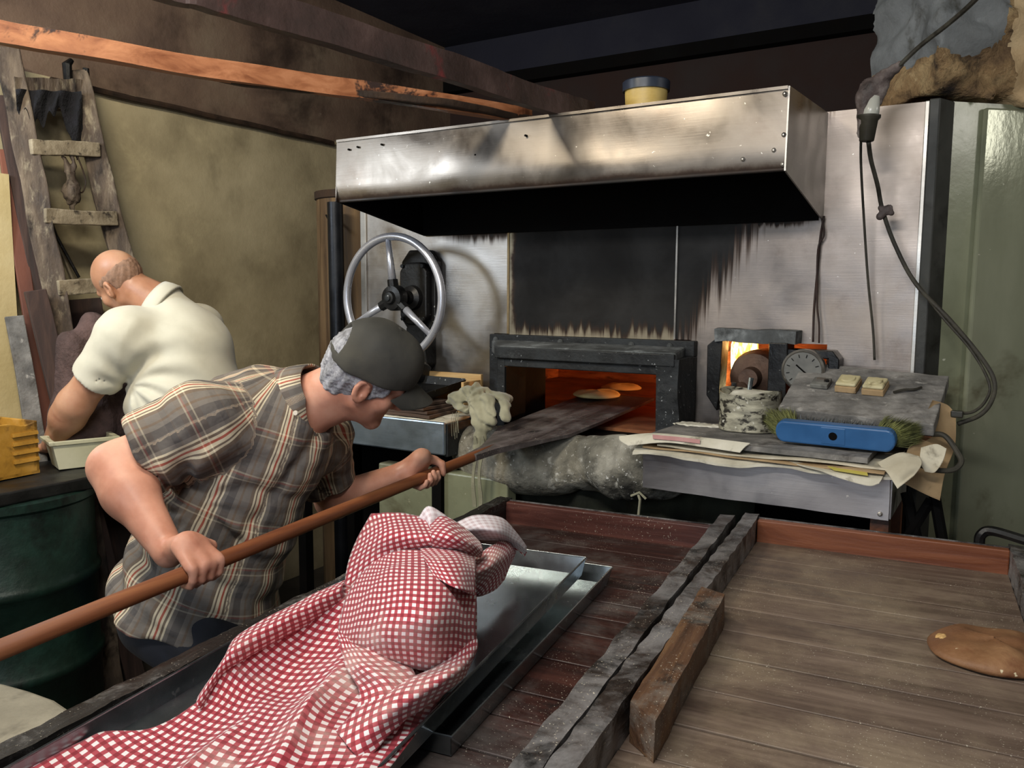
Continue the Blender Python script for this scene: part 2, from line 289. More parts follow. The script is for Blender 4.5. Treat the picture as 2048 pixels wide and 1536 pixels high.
def gingham():
    m, nt, bs = base('gingham'); t = nt.nodes.new('ShaderNodeTexCoord'); s = sep(nt, t.outputs['UV'])
    def st(o):
        f = mth(nt, 'FRACT', o); a = mth(nt, 'ABSOLUTE', mth(nt, 'SUBTRACT', f, .5)); return mapr(nt, a, .24, .27)
    u, v = st(s[0]), st(s[1]); sm = mth(nt, 'MULTIPLY', mth(nt, 'ADD', u, v), .5)
    r = ramp(nt, [(0, 'ece4e4'), (.5, 'ae404c'), (1, '8a1e2c')]); nt.links.new(sm, r.inputs[0])
    vec = coords(nt); fl = mth(nt, 'MULTIPLY', mapr(nt, noise(nt, vec, 4.5, 7, .65), .50, .72), .55)
    c = mix(nt, fl, r.outputs[0], 'd9c9bd'); nt.links.new(c, bs.inputs['Base Color']); bs.inputs['Roughness'].default_value = .85
    bs.inputs['Sheen Weight'].default_value = .15; bump(nt, bs, noise(nt, vec, 180, 3), .2, .002); return m
M['gingham'] = gingham()
def gingham_back():
    m, nt, bs = base('gingham_back'); t = nt.nodes.new('ShaderNodeTexCoord'); s = sep(nt, t.outputs['UV'])
    def st(o):
        f = mth(nt, 'FRACT', o); a = mth(nt, 'ABSOLUTE', mth(nt, 'SUBTRACT', f, .5)); return mapr(nt, a, .22, .28)
    sm = mth(nt, 'MULTIPLY', mth(nt, 'ADD', st(s[0]), st(s[1])), .5)
    r = ramp(nt, [(0, 'e2dde4'), (.5, 'd8cdd2'), (1, 'c4b2b8')]); nt.links.new(sm, r.inputs[0]); nt.links.new(r.outputs[0], bs.inputs['Base Color']); bs.inputs['Roughness'].default_value = .85; return m
M['gingham_back'] = gingham_back()
def plaid():
    m, nt, bs = base('plaid'); t = nt.nodes.new('ShaderNodeTexCoord'); s = sep(nt, t.outputs['UV'])
    G, B, C, Rd, K = '6e6862', '6a5a4c', 'd8ccb0', 'a64a38', '4a4645'
    stops_u = [(0, G), (.12, B), (.20, C), (.245, B), (.28, C), (.34, Rd), (.39, C), (.44, B), (.49, C), (.535, G), (.62, K), (.80, G), (.90, B), (.95, G)]
    stops_v = [(0, G), (.18, B), (.30, C), (.33, B), (.40, Rd), (.44, C), (.47, B), (.58, G), (.75, B), (.78, K), (.9, G)]
    a = ramp(nt, stops_u, 'CONSTANT'); b = ramp(nt, stops_v, 'CONSTANT')
    nt.links.new(mth(nt, 'FRACT', s[0]), a.inputs[0]); nt.links.new(mth(nt, 'FRACT', s[1]), b.inputs[0])
    c = mix(nt, .24, a.outputs[0], b.outputs[0]); vec = coords(nt)
    c = mix(nt, mth(nt, 'MULTIPLY', mapr(nt, noise(nt, vec, 12, 6, .7), .5, .75), .3), c, '8a847c')
    nt.links.new(c, bs.inputs['Base Color']); bs.inputs['Roughness'].default_value = .85
    bump(nt, bs, noise(nt, vec, 9, 4), .5, .02); return m
M['plaid'] = plaid()

# ------------------------------------------------------------------ object builders
ORG = {}
def tag(o, label=None, cat=None, group=None, kind=None):
    if label: o['label'] = label
    if cat: o['category'] = cat
    if group: o['group'] = group
    if kind: o['kind'] = kind
    return o
def empty(name, loc, label=None, cat=None, group=None):
    o = bpy.data.objects.new(name, None); COL.objects.link(o); o.location = Vector(loc); o.empty_display_size = .05
    ORG[o.name] = np.array(loc, float); return tag(o, label, cat, group)
def link(name, vs, fs, m, parent=None, smooth=False, bevel=0, uv=None, mats=None, fmat=None, seg=2, sub=0, origin=None, disp=None):
    """verts in world coordinates -> ONE mesh object"""
    vs = np.asarray(vs, float)
    if parent is not None: org = ORG[parent.name]
    elif origin is not None: org = np.array(origin, float)
    else: org = np.array([(vs[:, 0].min()+vs[:, 0].max())/2, (vs[:, 1].min()+vs[:, 1].max())/2, vs[:, 2].min()])
    me = bpy.data.meshes.new(name); me.from_pydata([tuple(v) for v in vs-org], [], [tuple(int(i) for i in f) for f in fs]); me.update()
    for mm in (mats or [m]): me.materials.append(M[mm] if isinstance(mm, str) else mm)
    if fmat is not None: me.polygons.foreach_set('material_index', np.asarray(fmat, np.int32))
    if smooth:
        me.polygons.foreach_set('use_smooth', np.ones(len(me.polygons), bool))
        if smooth != 'all': me.set_sharp_from_angle(angle=R(42))
    if uv is not None:
        l = me.uv_layers.new(name='UVMap'); li = np.zeros(len(me.loops), np.int32); me.loops.foreach_get('vertex_index', li)
        l.data.foreach_set('uv', np.asarray(uv, float)[li].ravel())
    o = bpy.data.objects.new(name, me); COL.objects.link(o)
    if parent is not None: o.parent = parent; 
    else: o.location = Vector(org)
    ORG[o.name] = org
    if bevel:
        b = o.modifiers.new('bevel', 'BEVEL'); b.width = bevel; b.segments = seg; b.limit_method = 'ANGLE'; b.angle_limit = R(35)
    if sub: s = o.modifiers.new('sub', 'SUBSURF'); s.levels = sub; s.render_levels = sub
    return o
def subparent(parent):  # a part used as parent: its local frame origin is the thing's origin
    return parent
class MB:
    def __init__(s): s.v = []; s.f = []; s.u = []
    def add(s, vs, fs, uv=None):
        n = len(s.v); s.v += [tuple(map(float, v)) for v in vs]; s.f += [tuple(i+n for i in f) for f in fs]
        s.u += list(uv) if uv is not None else [(0, 0)]*len(vs); return s
    def box(s, c, size, rot=None):
        c = np.array(c, float); h = np.array(size, float)/2
        p = np.array([[x, y, z] for x in (-1, 1) for y in (-1, 1) for z in (-1, 1)])*h
        if rot is not None: p = p @ np.array(rot).T
        return s.add(p+c, [(0, 1, 3, 2), (4, 6, 7, 5), (0, 4, 5, 1), (2, 3, 7, 6), (0, 2, 6, 4), (1, 5, 7, 3)])
    def mm(s, a, b):
        a = np.array(a, float); b = np.array(b, float); return s.box((a+b)/2, b-a)
    def hexa(s, p):  # 8 corners: bottom 4 (ccw), top 4
        return s.add(p, [(3, 2, 1, 0), (4, 5, 6, 7), (0, 1, 5, 4), (1, 2, 6, 5), (2, 3, 7, 6), (3, 0, 4, 7)])
    def slab(s, quad, thick, nvec=None):  # 4 top corners, extruded against the normal
        q = np.array(quad, float); n = nrm(np.cross(q[1]-q[0], q[3]-q[0])) if nvec is None else nrm(nvec)
        return s.hexa(list(q-n*thick)+list(q))
    def tube(s, pts, r, seg=10, close=False, cap=True):
        pts = [np.array(p, float) for p in pts]; n = len(pts); rr = r if hasattr(r, '__len__') else [r]*n
        vs = []; up = None
        for i, p in enumerate(pts):
            if close: t = nrm(pts[(i+1) % n]-pts[i-1])
            else: t = nrm(pts[min(i+1, n-1)]-pts[max(i-1, 0)])
            if up is None:
                a = V(0, 0, 1) if abs(t[2]) < .9 else V(1, 0, 0); up = nrm(np.cross(np.cross(t, a), t))
            up = nrm(up-t*np.dot(up, t)); b = np.cross(t, up)
            for k in range(seg):
                an = 2*math.pi*k/seg; vs.append(p+rr[i]*(math.cos(an)*up+math.sin(an)*b))
        fs = []
        for i in range(n if close else n-1):
            j = (i+1) % n
            for k in range(seg): k2 = (k+1) % seg; fs.append((i*seg+k, i*seg+k2, j*seg+k2, j*seg+k))
        if cap and not close: fs += [tuple(range(seg))[::-1], tuple((n-1)*seg+k for k in range(seg))]
        return s.add(vs, fs)
    def lathe(s, c, prof, seg=32, axis=(0, 0, 1), sx=1, sy=1):
        ax = nrm(axis); a = V(1, 0, 0) if abs(ax[0]) < .9 else V(0, 1, 0); e1 = nrm(a-ax*np.dot(a, ax)); e2 = np.cross(ax, e1); c = np.array(c, float)
        vs = []; n = len(prof)
        for r, h in prof:
            for k in range(seg):
                an = 2*math.pi*k/seg; vs.append(c+ax*h+r*(sx*math.cos(an)*e1+sy*math.sin(an)*e2))
        fs = []
        for i in range(n-1):
            for k in range(seg): k2 = (k+1) % seg; fs.append((i*seg+k, i*seg+k2, (i+1)*seg+k2, (i+1)*seg+k))
        fs += [tuple(range(seg))[::-1], tuple((n-1)*seg+k for k in range(seg))]
        return s.add(vs, fs)
    def prism(s, poly, d):  # closed planar polygon extruded by vector d
        n = len(poly); p = np.array(poly, float); q = p+np.array(d, float)
        return s.add(list(p)+list(q), [tuple(range(n))[::-1], tuple(range(n, 2*n))]+[(i, (i+1) % n, n+(i+1) % n, n+i) for i in range(n)])
    def build(s, name, m, parent=None, **k):
        if 'uv' in k and k['uv'] is True: k['uv'] = s.u
        return link(name, s.v, s.f, m, parent, **k)
def rotz(a): c, s_ = math.cos(a), math.sin(a); return np.array([[c, -s_, 0], [s_, c, 0], [0, 0, 1]])
def struct(name, mb, m, **k): return tag(mb.build(name, m, **k), kind='structure')
def catmull(P, n):
    P = [np.array(p, float) for p in P]; out = []
    Q = [2*P[0]-P[1]]+P+[2*P[-1]-P[-2]]
    for i in range(1, len(Q)-2):
        for k in range(n):
            t = k/n; a, b, c, d = Q[i-1:i+3]
            out.append(.5*((2*b)+(-a+c)*t+(2*a-5*b+4*c-d)*t*t+(-a+3*b-3*c+d)*t**3))
    out.append(P[-1]); return out
def wobble(vs, amp, sc, seed=0):
    vs = np.asarray(vs, float); rs = np.random.RandomState(seed); out = np.zeros_like(vs)
    for o in range(4):
        k = rs.randn(3, 3)*sc*(1.9**o); ph = rs.rand(3)*6.28
        out += np.sin(vs @ k.T+ph)*amp/(1.7**o)
    return vs+out
def grid_box(a, b, step):  # box with subdivided faces along its length so it can be worn
    a = np.array(a, float); b = np.array(b, float); n = [max(1, int(round((b[i]-a[i])/step))) for i in range(3)]
    vs = []; idx = {}; fs = []
    def vid(i, j, k):
        key = (i, j, k)
        if key not in idx: idx[key] = len(vs); vs.append(a+(b-a)*np.array([i/n[0], j/n[1], k/n[2]]))
        return idx[key]
    for i in range(n[0]):
        for j in range(n[1]):
            fs.append((vid(i, j, 0), vid(i, j+1, 0), vid(i+1, j+1, 0), vid(i+1, j, 0))); k = n[2]; fs.append((vid(i, j, k), vid(i+1, j, k), vid(i+1, j+1, k), vid(i, j+1, k)))
    for i in range(n[0]):
        for k in range(n[2]):
            fs.append((vid(i, 0, k), vid(i+1, 0, k), vid(i+1, 0, k+1), vid(i, 0, k+1))); j = n[1]; fs.append((vid(i, j, k), vid(i, j, k+1), vid(i+1, j, k+1), vid(i+1, j, k)))
    for j in range(n[1]):
        for k in range(n[2]):
            fs.append((vid(0, j, k), vid(0, j, k+1), vid(0, j+1, k+1), vid(0, j+1, k))); i = n[0]; fs.append((vid(i, j, k), vid(i, j+1, k), vid(i, j+1, k+1), vid(i, j, k+1)))
    return np.array(vs), fs
def patch(ctrl, nu=10, nv=10):
    """ctrl: rows of 3D points -> smooth grid"""
    rows = [catmull(r, nu) for r in ctrl]; cols = []
    for j in range(len(rows[0])): cols.append(catmull([r[j] for r in rows], nv))
    G = np.array(cols).transpose(1, 0, 2); return G
def grid_faces(h, w_, off=0): return [(off+i*w_+j, off+i*w_+j+1, off+(i+1)*w_+j+1, off+(i+1)*w_+j) for i in range(h-1) for j in range(w_-1)]

# ------------------------------------------------------------------ implicit surfaces for bodies and cloth
def smin(a, b, k):
    if k <= 0: return np.minimum(a, b)
    h = np.clip(.5+.5*(b-a)/k, 0, 1); return b+(a-b)*h-k*h*(1-h)
def smax(a, b, k): return -smin(-a, -b, k)
def sd_cap(P, a, b, r1, r2):
    a = np.array(a); b = np.array(b); ba = b-a; t = np.clip(((P-a) @ ba)/max(1e-9, ba @ ba), 0, 1)
    return np.linalg.norm(P-a-t[:, None]*ba, axis=1)-(r1+(r2-r1)*t)
def sd_ell(P, c, r, B=None):
    q = P-np.array(c)
    if B is not None: q = q @ np.array(B)      # columns of B = local axes
    r = np.array(r); k0 = np.linalg.norm(q/r, axis=1); k1 = np.linalg.norm(q/(r*r), axis=1)
    return k0*(k0-1)/np.maximum(k1, 1e-9)
def uni(prims, k=.03):
    def f(P):
        d = None
        for p in prims:
            x = p(P); d = x if d is None else smin(d, x, k)
        return d
    return f
def cap(a, b, r1, r2=None): r2 = r1 if r2 is None else r2; return lambda P: sd_cap(P, a, b, r1, r2)
def ell(c, r, B=None): return lambda P: sd_ell(P, c, r, B)
def surf(f, lo, hi, h, bs=12):
    lo = np.array(lo, float); hi = np.array(hi, float); n = np.ceil((hi-lo)/h).astype(int)+1; n = ((n+bs-1)//bs)*bs
    F = np.full(tuple(n), 1., np.float32); nb = n//bs
    bi = np.stack(np.meshgrid(*[np.arange(x) for x in nb], indexing='ij'), -1).reshape(-1, 3)
    cen = lo+(bi*bs+(bs-1)/2)*h; dc = f(cen); rad = bs*h*.87*1.35+.02
    loc = np.stack(np.meshgrid(*[np.arange(bs)]*3, indexing='ij'), -1).reshape(-1, 3)
    act = bi[np.abs(dc) < rad]; ins = bi[dc <= -rad]
    for b in ins: F[b[0]*bs:(b[0]+1)*bs, b[1]*bs:(b[1]+1)*bs, b[2]*bs:(b[2]+1)*bs] = -1
    CH = 60
    for i in range(0, len(act), CH):
        A = act[i:i+CH]; P = lo+(A[:, None, :]*bs+loc[None])*h; d = f(P.reshape(-1, 3)).reshape(len(A), bs, bs, bs)
        for b, q in zip(A, d): F[b[0]*bs:(b[0]+1)*bs, b[1]*bs:(b[1]+1)*bs, b[2]*bs:(b[2]+1)*bs] = q
    S = F < 0; c = sum(S[i:n[0]-1+i, j:n[1]-1+j, k:n[2]-1+k].astype(np.int8) for i in (0, 1) for j in (0, 1) for k in (0, 1))
    cells = np.argwhere((c > 0) & (c < 8)); ids = np.full(tuple(n), -1, np.int64); ids[tuple(cells.T)] = np.arange(len(cells))
    acc = np.zeros((len(cells), 3)); cnt = np.zeros(len(cells))
    cr = [(i, j, k) for i in (0, 1) for j in (0, 1) for k in (0, 1)]
    for a in cr:
        for ax in range(3):
            if a[ax]: continue
            b = list(a); b[ax] = 1
            va = F[tuple((cells+a).T)]; vb = F[tuple((cells+b).T)]; m = (va < 0) != (vb < 0)
            t = np.where(m, va/np.where(m, va-vb, 1), 0); p = np.tile(np.array(a, float), (len(cells), 1)); p[:, ax] += t
            acc[m] += p[m]; cnt[m] += 1
    vs = lo+(cells+acc/cnt[:, None])*h; fs = []
    for ax in range(3):
        o1, o2 = [x for x in range(3) if x != ax]
        A = [slice(0, None)]*3; B = [slice(0, None)]*3; A[ax] = slice(0, -1); B[ax] = slice(1, None)
        Sa, Sb = S[tuple(A)], S[tuple(B)]; e = np.argwhere(Sa != Sb); e = e[(e[:, o1] > 0) & (e[:, o2] > 0)]
        s1 = np.zeros(3, int); s1[o1] = 1; s2 = np.zeros(3, int); s2[o2] = 1
        q = np.stack([ids[tuple((e-s1-s2).T)], ids[tuple((e-s2).T)], ids[tuple(e.T)], ids[tuple((e-s1).T)]], 1)
        fl = Sa[tuple(e.T)] ^ (ax == 1); q = np.where(fl[:, None], q, q[:, ::-1]); fs.append(q)
    fs = np.concatenate(fs); fs = fs[(fs >= 0).all(1)]
    # relax a little
    nb_ = np.zeros_like(vs); ct = np.zeros(len(vs))
    for i in range(4):
        np.add.at(nb_, fs[:, i], vs[fs[:, (i+1) % 4]]); np.add.at(ct, fs[:, i], 1)
    ok = ct > 0; vs[ok] = vs[ok]*.5+.5*nb_[ok]/ct[ok, None]
    return vs, fs
def ripple(P, seed, sc, stretch=None):
    rs = np.random.RandomState(seed); d = np.zeros(len(P)); Q = P if stretch is None else P*np.array(stretch)
    for o in range(4):
        k = rs.randn(3)*sc*(1.6**o); d += np.sin(Q @ k+rs.rand()*6.28+1.5*np.sin(Q @ (rs.randn(3)*sc*.6)))/(1.5**o)
    return d

# =================================================================== THE SETTING
struct('floor', MB().mm((-3.6, -3.2, -.05), (2.6, 4.8, 0)), 'floor')
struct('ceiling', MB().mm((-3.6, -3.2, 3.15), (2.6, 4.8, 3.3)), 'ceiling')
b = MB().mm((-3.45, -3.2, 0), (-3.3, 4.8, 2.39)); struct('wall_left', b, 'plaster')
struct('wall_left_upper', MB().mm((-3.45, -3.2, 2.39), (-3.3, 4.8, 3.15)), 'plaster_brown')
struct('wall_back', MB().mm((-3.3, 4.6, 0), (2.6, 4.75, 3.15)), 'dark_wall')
struct('trim_1', MB().mm((-3.3, 4.52, 2.86), (2.45, 4.6, 2.93)), 'soot')
struct('trim_4', MB().mm((-3.3, 4.54, 2.93), (2.45, 4.6, 3.15)), 'ceiling')
struct('wall_pilaster', MB().add(*grid_box((-3.3, .55, 0), (-3.2, 1.68, 1.98), .12)), 'pilaster')
# shop front behind the photographer: wall with a wide opening
struct('wall_front', MB().mm((-3.3, -3.2, 0), (-2.0, -3.05, 3.15)).mm((1.2, -3.2, 0), (2.6, -3.05, 3.15)).mm((-2.0, -3.2, 2.5), (1.2, -3.05, 3.15)), 'plaster_brown')
struct('wall_right', MB().mm((2.45, -3.05, 0), (2.6, 4.6, 3.15)), 'plaster_brown')
# pipe along the wall
t = tag(MB().tube([(-3.275, 1.9+i*.12+.0, 2.372+.002*math.sin(i*1.7)) for i in range(14)], .013, 8).build('wall_pipe', 'pipe', smooth=True), 'thin rusty dark pipe running along the plaster wall beside the ladder', 'pipe')

# green painted metal wall leaving the oven corner at an angle
gd = nrm((.74, .67, 0)); gn = nrm((.67, -.74, 0)); g0 = V(-.235, 2.70, 0)
def gp(s, z, out=0): return g0+gd*s+gn*out+V(0, 0, z)
struct('wall_right_panel', MB().hexa([gp(0, 0, -.06), gp(1.6, 0, -.06), gp(1.6, 0), gp(0, 0), gp(0, 2.106, -.06), gp(1.6, 2.106, -.06), gp(1.6, 2.106), gp(0, 2.106)]), 'green_paint')
struct('trim_2', MB().hexa([gp(.135, 0, 0), gp(1.6, 0, 0), gp(1.6, 0, .018), gp(.135, 0, .018), gp(.15, 2.09, 0), gp(1.6, 2.10, 0), gp(1.6, 2.10, .018), gp(.15, 2.09, .018)]), 'green_gloss', bevel=.006)
struct('trim_3', MB().hexa([(-.249, 2.665, 0), (-.222, 2.665, 0), (-.19, 2.74, 0), (-.249, 2.70, 0), (-.249, 2.665, 2.106), (-.222, 2.665, 2.106), (-.19, 2.74, 2.106), (-.249, 2.70, 2.106)]), 'seal', bevel=.003)

# =================================================================== OVEN
ov = empty('oven', (-1.33, 3.4, 0), 'large steel-fronted bread oven with a fire-lit mouth under its hood', 'oven')
FY = 2.70
def wallbox(x0, x1, z0, z1, y0=FY, y1=FY+.03): return MB().mm((x0, y0, z0), (x1, y1, z1))
b = wallbox(-2.37, -1.668, 1.40, 2.106).mm((-2.37, FY, .95), (-1.73, FY+.03, 1.40)); b.build('left_panel', 'panel_left', ov)
wallbox(-1.664, -.998, 1.39, 1.80, FY-.003).build('soot_panel', 'panel_center', ov, bevel=.002)
b = MB(); b.mm((-1.668, FY, 1.80), (-.255, FY+.03, 2.106)); b.mm((-.994, FY, 1.40), (-.255, FY+.03, 1.80)); b.mm((-.94, FY, .95), (-.83, FY+.03, 1.40)); b.mm((-.50, FY, .95), (-.255, FY+.03, 1.40)); b.mm((-.83, FY, .95), (-.50, FY+.03, 1.225)); b.build('right_panel', 'panel_right', ov)
MB().mm((-1.669, FY-.006, 1.40), (-1.660, FY, 1.80)).build('seam_strip', 'brass', ov)
MB().mm((-.999, FY-.006, 1.40), (-.993, FY, 1.80)).build('seam_strip', 'steel', ov)
MB().mm((-2.40, FY-.01, .0), (-2.37, FY+.05, 2.09)).build('edge_strip', 'steel', ov, bevel=.002)
MB().mm((-.262, FY-.012, .98), (-.250, FY, 2.106)).build('edge_strip', 'steel', ov, bevel=.002)
# brick body behind the face, open chambers inside
b = MB()
b.mm((-2.40, FY+.03, 0), (-.26, 4.45, 1.065)); b.mm((-2.40, FY+.03, 1.36), (-1.0, 4.45, 2.10)); b.mm((-1.0, FY+.03, 1.42), (-.26, 4.45, 2.10))
b.mm((-2.40, FY+.03, 1.065), (-2.25, 4.45, 1.36)); b.mm((-.36, FY+.03, 1.065), (-.26, 4.45, 1.42)); b.mm((-2.25, 4.2, 1.065), (-.36, 4.45, 1.42))
b.mm((-2.25, FY+.03, 1.065), (-1.62, FY+.16, 1.36)); b.mm((-.95, FY+.03, 1.065), (-.86, FY+.40, 1.42))
b.mm((-.86, FY+.37, 1.065), (-.36, FY+.43, 1.42)); b.mm((-.86, FY+.03, 1.065), (-.36, FY+.37, 1.20)); b.mm((-.46, FY+.03, 1.20), (-.36, FY+.37, 1.42))
b.build('brickwork', 'brick', ov)
vs, fs = grid_box((-2.24, FY-.02, 1.066), (-.95, 4.19, 1.078), .08); link('hearth', vs, fs, 'hearth', ov)
b = MB()
for i in range(5): b.tube([(-1.62+.0*i, 3.95-.16*i, 1.345), (-1.3, 3.95-.16*i, 1.352), (-.6, 3.95-.16*i, 1.345)], .012, 6)
b.mm((-.99, FY+.45, 1.079), (-.88, FY+1.2, 1.20)); b.build('rear_bricks', 'brick', ov)
# lower front of the oven (dark masonry under the mouth)
vs, fs = grid_box((-2.37, 2.62, 0), (-.26, 2.70, .97), .12); link('lower_front', wobble(vs, .006, 5, 3), fs, 'soot', ov)

# mouth frame
mf = empty('oven_mouth_frame', (-1.335, 2.64, 1.06), 'projecting floury black iron frame around the oven mouth', 'frame')
bfl = MB().mm((-1.73, 2.665, 1.345), (-.915, 2.70, 1.398)).build('back_flange', 'iron', mf, bevel=.003)
MB().mm((-.955, 2.665, 1.07), (-.915, 2.70, 1.345)).build('side_flange', 'iron', mf, bevel=.003); MB().mm((-1.73, 2.665, 1.07), (-1.69, 2.70, 1.345)).build('side_flange', 'iron', mf, bevel=.003)
b = MB().hexa([(-1.605, 2.52, 1.325), (-.925, 2.52, 1.325), (-.945, 2.665, 1.325), (-1.72, 2.665, 1.325), (-1.605, 2.52, 1.366), (-.925, 2.52, 1.366), (-.945, 2.665, 1.378), (-1.72, 2.665, 1.378)]); b.build('lintel', 'iron_top', mf, bevel=.008)
MB().mm((-1.605, 2.505, 1.322), (-.925, 2.52, 1.362)).build('lintel_face', 'iron', mf, bevel=.003)
MB().mm((-1.60, 2.522, 1.292), (-.985, 2.55, 1.325)).build('inner_lip', 'iron', mf, bevel=.003)
MB().mm((-1.603, 2.52, 1.06), (-1.570, 2.664, 1.325)).build('left_jamb', 'iron', mf, bevel=.003); MB().mm((-1.5698, 2.525, 1.07), (-1.566, 2.664, 1.29)).build('jamb_lining', 'soot', mf)
vs, fs = grid_box((-.985, 2.508, 1.05), (-.91, 2.664, 1.345), .02); link('right_jamb', wobble(vs, .0025, 22, 4), fs, 'iron', mf)
MB().mm((-1.66, 2.50, 1.04), (-.92, 2.72, 1.066)).build('sill_plate', 'soot', mf, bevel=.003)
for x in (-1.70, -1.42, -1.14, -1.0): MB().lathe((x, 2.665, 1.378), [(.011, 0), (.011, .004), (.006, .010)], 10, (0, -1, 0)).build('bolt', 'iron_top', bfl)

MB().mm((-1.665, 2.666, 1.07), (-1.612, 2.90, 1.345)).build('inner_jamb', 'soot', mf); MB().mm((-.965, 2.80, 1.08), (-.935, 2.95, 1.355)).build('inner_jamb', 'soot', mf)
# bread in the oven
def bread(name, c, r, h, m, seed=1, lab=None, sx=1, sy=1, cat='bread', grp=None):
    n = 40; rows = 12; rs = np.random.RandomState(seed); ph = rs.rand(6)*6.28
    prof = [(0, h), (.35, h*.99), (.6, h*.93), (.8, h*.78), (.93, h*.55), (1.0, h*.3), (.97, h*.1), (.9, 0), (.5, -.001), (0, -.001)]
    vs = []; fs = []
    for i, (a, z) in enumerate(prof):
        for k in range(n):
            t = 2*math.pi*k/n; rr = r*a*(1+.03*math.sin(2*t+ph[0])+.02*math.sin(3*t+ph[1])+.01*math.sin(7*t+ph[2]))
            zz = z*(1+.12*math.sin(3*t+ph[3]+a*2)+.08*math.sin(5*t+a*5+ph[4])) if i < 6 else z
            vs.append((c[0]+sx*rr*math.cos(t), c[1]+sy*rr*math.sin(t), c[2]+zz))
    for i in range(len(prof)-1):
        for k in range(n): fs.append((i*n+k, (i+1)*n+k, (i+1)*n+(k+1) % n, i*n+(k+1) % n))
    return link(name, vs, fs, m, smooth='all', origin=c) if lab is None else tag(link(name, vs, fs, m, smooth='all', origin=c), lab, cat, grp)
p1 = atZ(1194, 790, 1.148); p2 = atZ(1242, 778, 1.08)
bread('flatbread', (p1[0], p1[1], 1.143), .098, .024, 'dough', 3, 'pale round flatbread lying on the peel blade at the oven mouth')
bread('flatbread', (p2[0], p2[1], 1.080), .10, .026, 'dough', 5, 'round flatbread glowing yellow on the hearth deeper in the oven')

# burner port
bp = empty('burner_port', (-.66, 2.66, 1.20), 'octagonal black iron burner port with flames inside', 'burner')
y0, y1 = 2.625, 2.700
def oct_prism(pts, ya=y0, yb=y1): return MB().prism([(x, ya, z) for x, z in pts], (0, yb-ya, 0))
oct_prism([(-.856, 1.225), (-.82, 1.175), (-.815, 1.215), (-.808, 1.41), (-.80, 1.437), (-.858, 1.388)]).build('left_plate', 'black_iron', bp, bevel=.003)
vs, fs = grid_box((-.83, y0-.015, 1.402), (-.575, y1, 1.443), .02); link('top_plate', wobble(vs, .002, 25, 9), fs, 'iron_top', bp)
oct_prism([(-.655, 1.19), (-.598, 1.19), (-.598, 1.405), (-.655, 1.405)], y0-.02).build('center_post', 'black_iron', bp, bevel=.003)
oct_prism([(-.60, 1.385), (-.47, 1.385), (-.45, 1.36), (-.45, 1.20), (-.478, 1.20), (-.482, 1.36), (-.60, 1.362)]).build('right_plate', 'black_iron', bp, bevel=.003)
oct_prism([(-.60, 1.385), (-.60, 1.30), (-.575, 1.385)], y0-.01).build('gusset', 'black_iron', bp)
bn = MB().lathe((-.715, 2.70, 1.29), [(.03, -.10), (.035, -.06), (.075, -.04), (.085, 0), (.085, .12)], 24, (0, 1, 0)).build('burner_drum', 'burner', bp, smooth=True)
MB().tube([(-.735, 2.60, 1.255), (-.725, 2.66, 1.275), (-.715, 2.70, 1.29)], [.022, .026, .03], 12).build('nozzle', 'burner', bp, smooth=True)
MB().tube([(-.757, 2.595, 1.275), (-.76, 2.60, 1.245), (-.762, 2.605, 1.20), (-.762, 2.61, 1.16)], .008, 8).build('gas_pipe', 'galv', bp, smooth=True)
MB().lathe((-.725, 2.655, 1.275), [(.034, -.006), (.036, 0), (.034, .006)], 20, (.1, 1, .2)).build('clamp', 'black_iron', bp, smooth=True)
fl = []
for i, (x, z, r, h) in enumerate([(-.810, 1.21, .026, .20), (-.772, 1.20, .010, .21), (-.792, 1.25, .032, .15)]):
    MB().tube([(x+.004*math.sin(k*1.3+i), 2.83+.01*i, z+h*k/7) for k in range(8)], [r*.4, r, r*1.1, r*.95, r, r*1.2, r*1.3, r*.9], 10).build('flame', 'flame', bp, smooth='all')
gg = empty('pressure_gauge', (-.548, 2.62, 1.28), 'round grey dial gauge with a steel rim beside the burner flames', 'gauge')
MB().lathe((-.548, 2.63, 1.325), [(.060, 0), (.064, -.004), (.064, -.035), (.058, -.04), (.054, -.036)], 28, (0, 1, 0)).build('case', 'steel', gg, smooth=True)
dial_ = MB().lathe((-.548, 2.600, 1.325), [(.055, -.004), (.055, -.008)], 28, (0, 1, 0)).build('dial', 'dial', gg)
MB().box((-.548, 2.590, 1.325), (.05, .002, .004), np.array(Matrix.Rotation(R(40), 3, 'Y'))).build('needle', 'soot', dial_)
b = MB()
for k in range(10):
    a = R(-40+k*29); b.box((-.548+.044*math.cos(a), 2.5905, 1.325+.044*math.sin(a)), (.010, .001, .002), np.array(Matrix.Rotation(-a, 3, 'Y')))
b.build('scale_marks', 'soot', dial_)
MB().tube([(-.548, 2.64, 1.27), (-.56, 2.64, 1.23), (-.565, 2.65, 1.20)], .008, 8).build('stem', 'steel', gg, smooth=True)

# =================================================================== HOOD
hd = empty('extractor_hood', (-1.30, 2.45, 1.78), 'big dented sheet steel extractor hood over the oven mouth', 'hood')
L, Rr = -2.072, -.532
n = 24
def face(fa, fb):  # quad strip panel with mild dents; fa,fb bottom/top functions of s
    return None
vs = []; fs = []; NX, NZ = 60, 12
for j in range(NZ+1):
    for i in range(NX+1):
        s = i/NX; t = j/NZ; x = L+(Rr-L)*s; z = (1.874-.004*s)+t*(.212-.003*s); y = 2.2+.012*t
        y += .006*math.sin(s*9+t*3)*math.sin(t*math.pi)*math.sin(s*math.pi)+.012*math.exp(-((t-.12)/.14)**2)*0
        y += .014*max(0, (.30-t)/.30)**2
        vs.append((x, y, z))
fs = grid_faces(NZ+1, NX+1); m0 = len(vs)
vs += [(x, y+.003, z) for x, y, z in vs]; fs += [tuple(i+m0 for i in f[::-1]) for f in grid_faces(NZ+1, NX+1)]
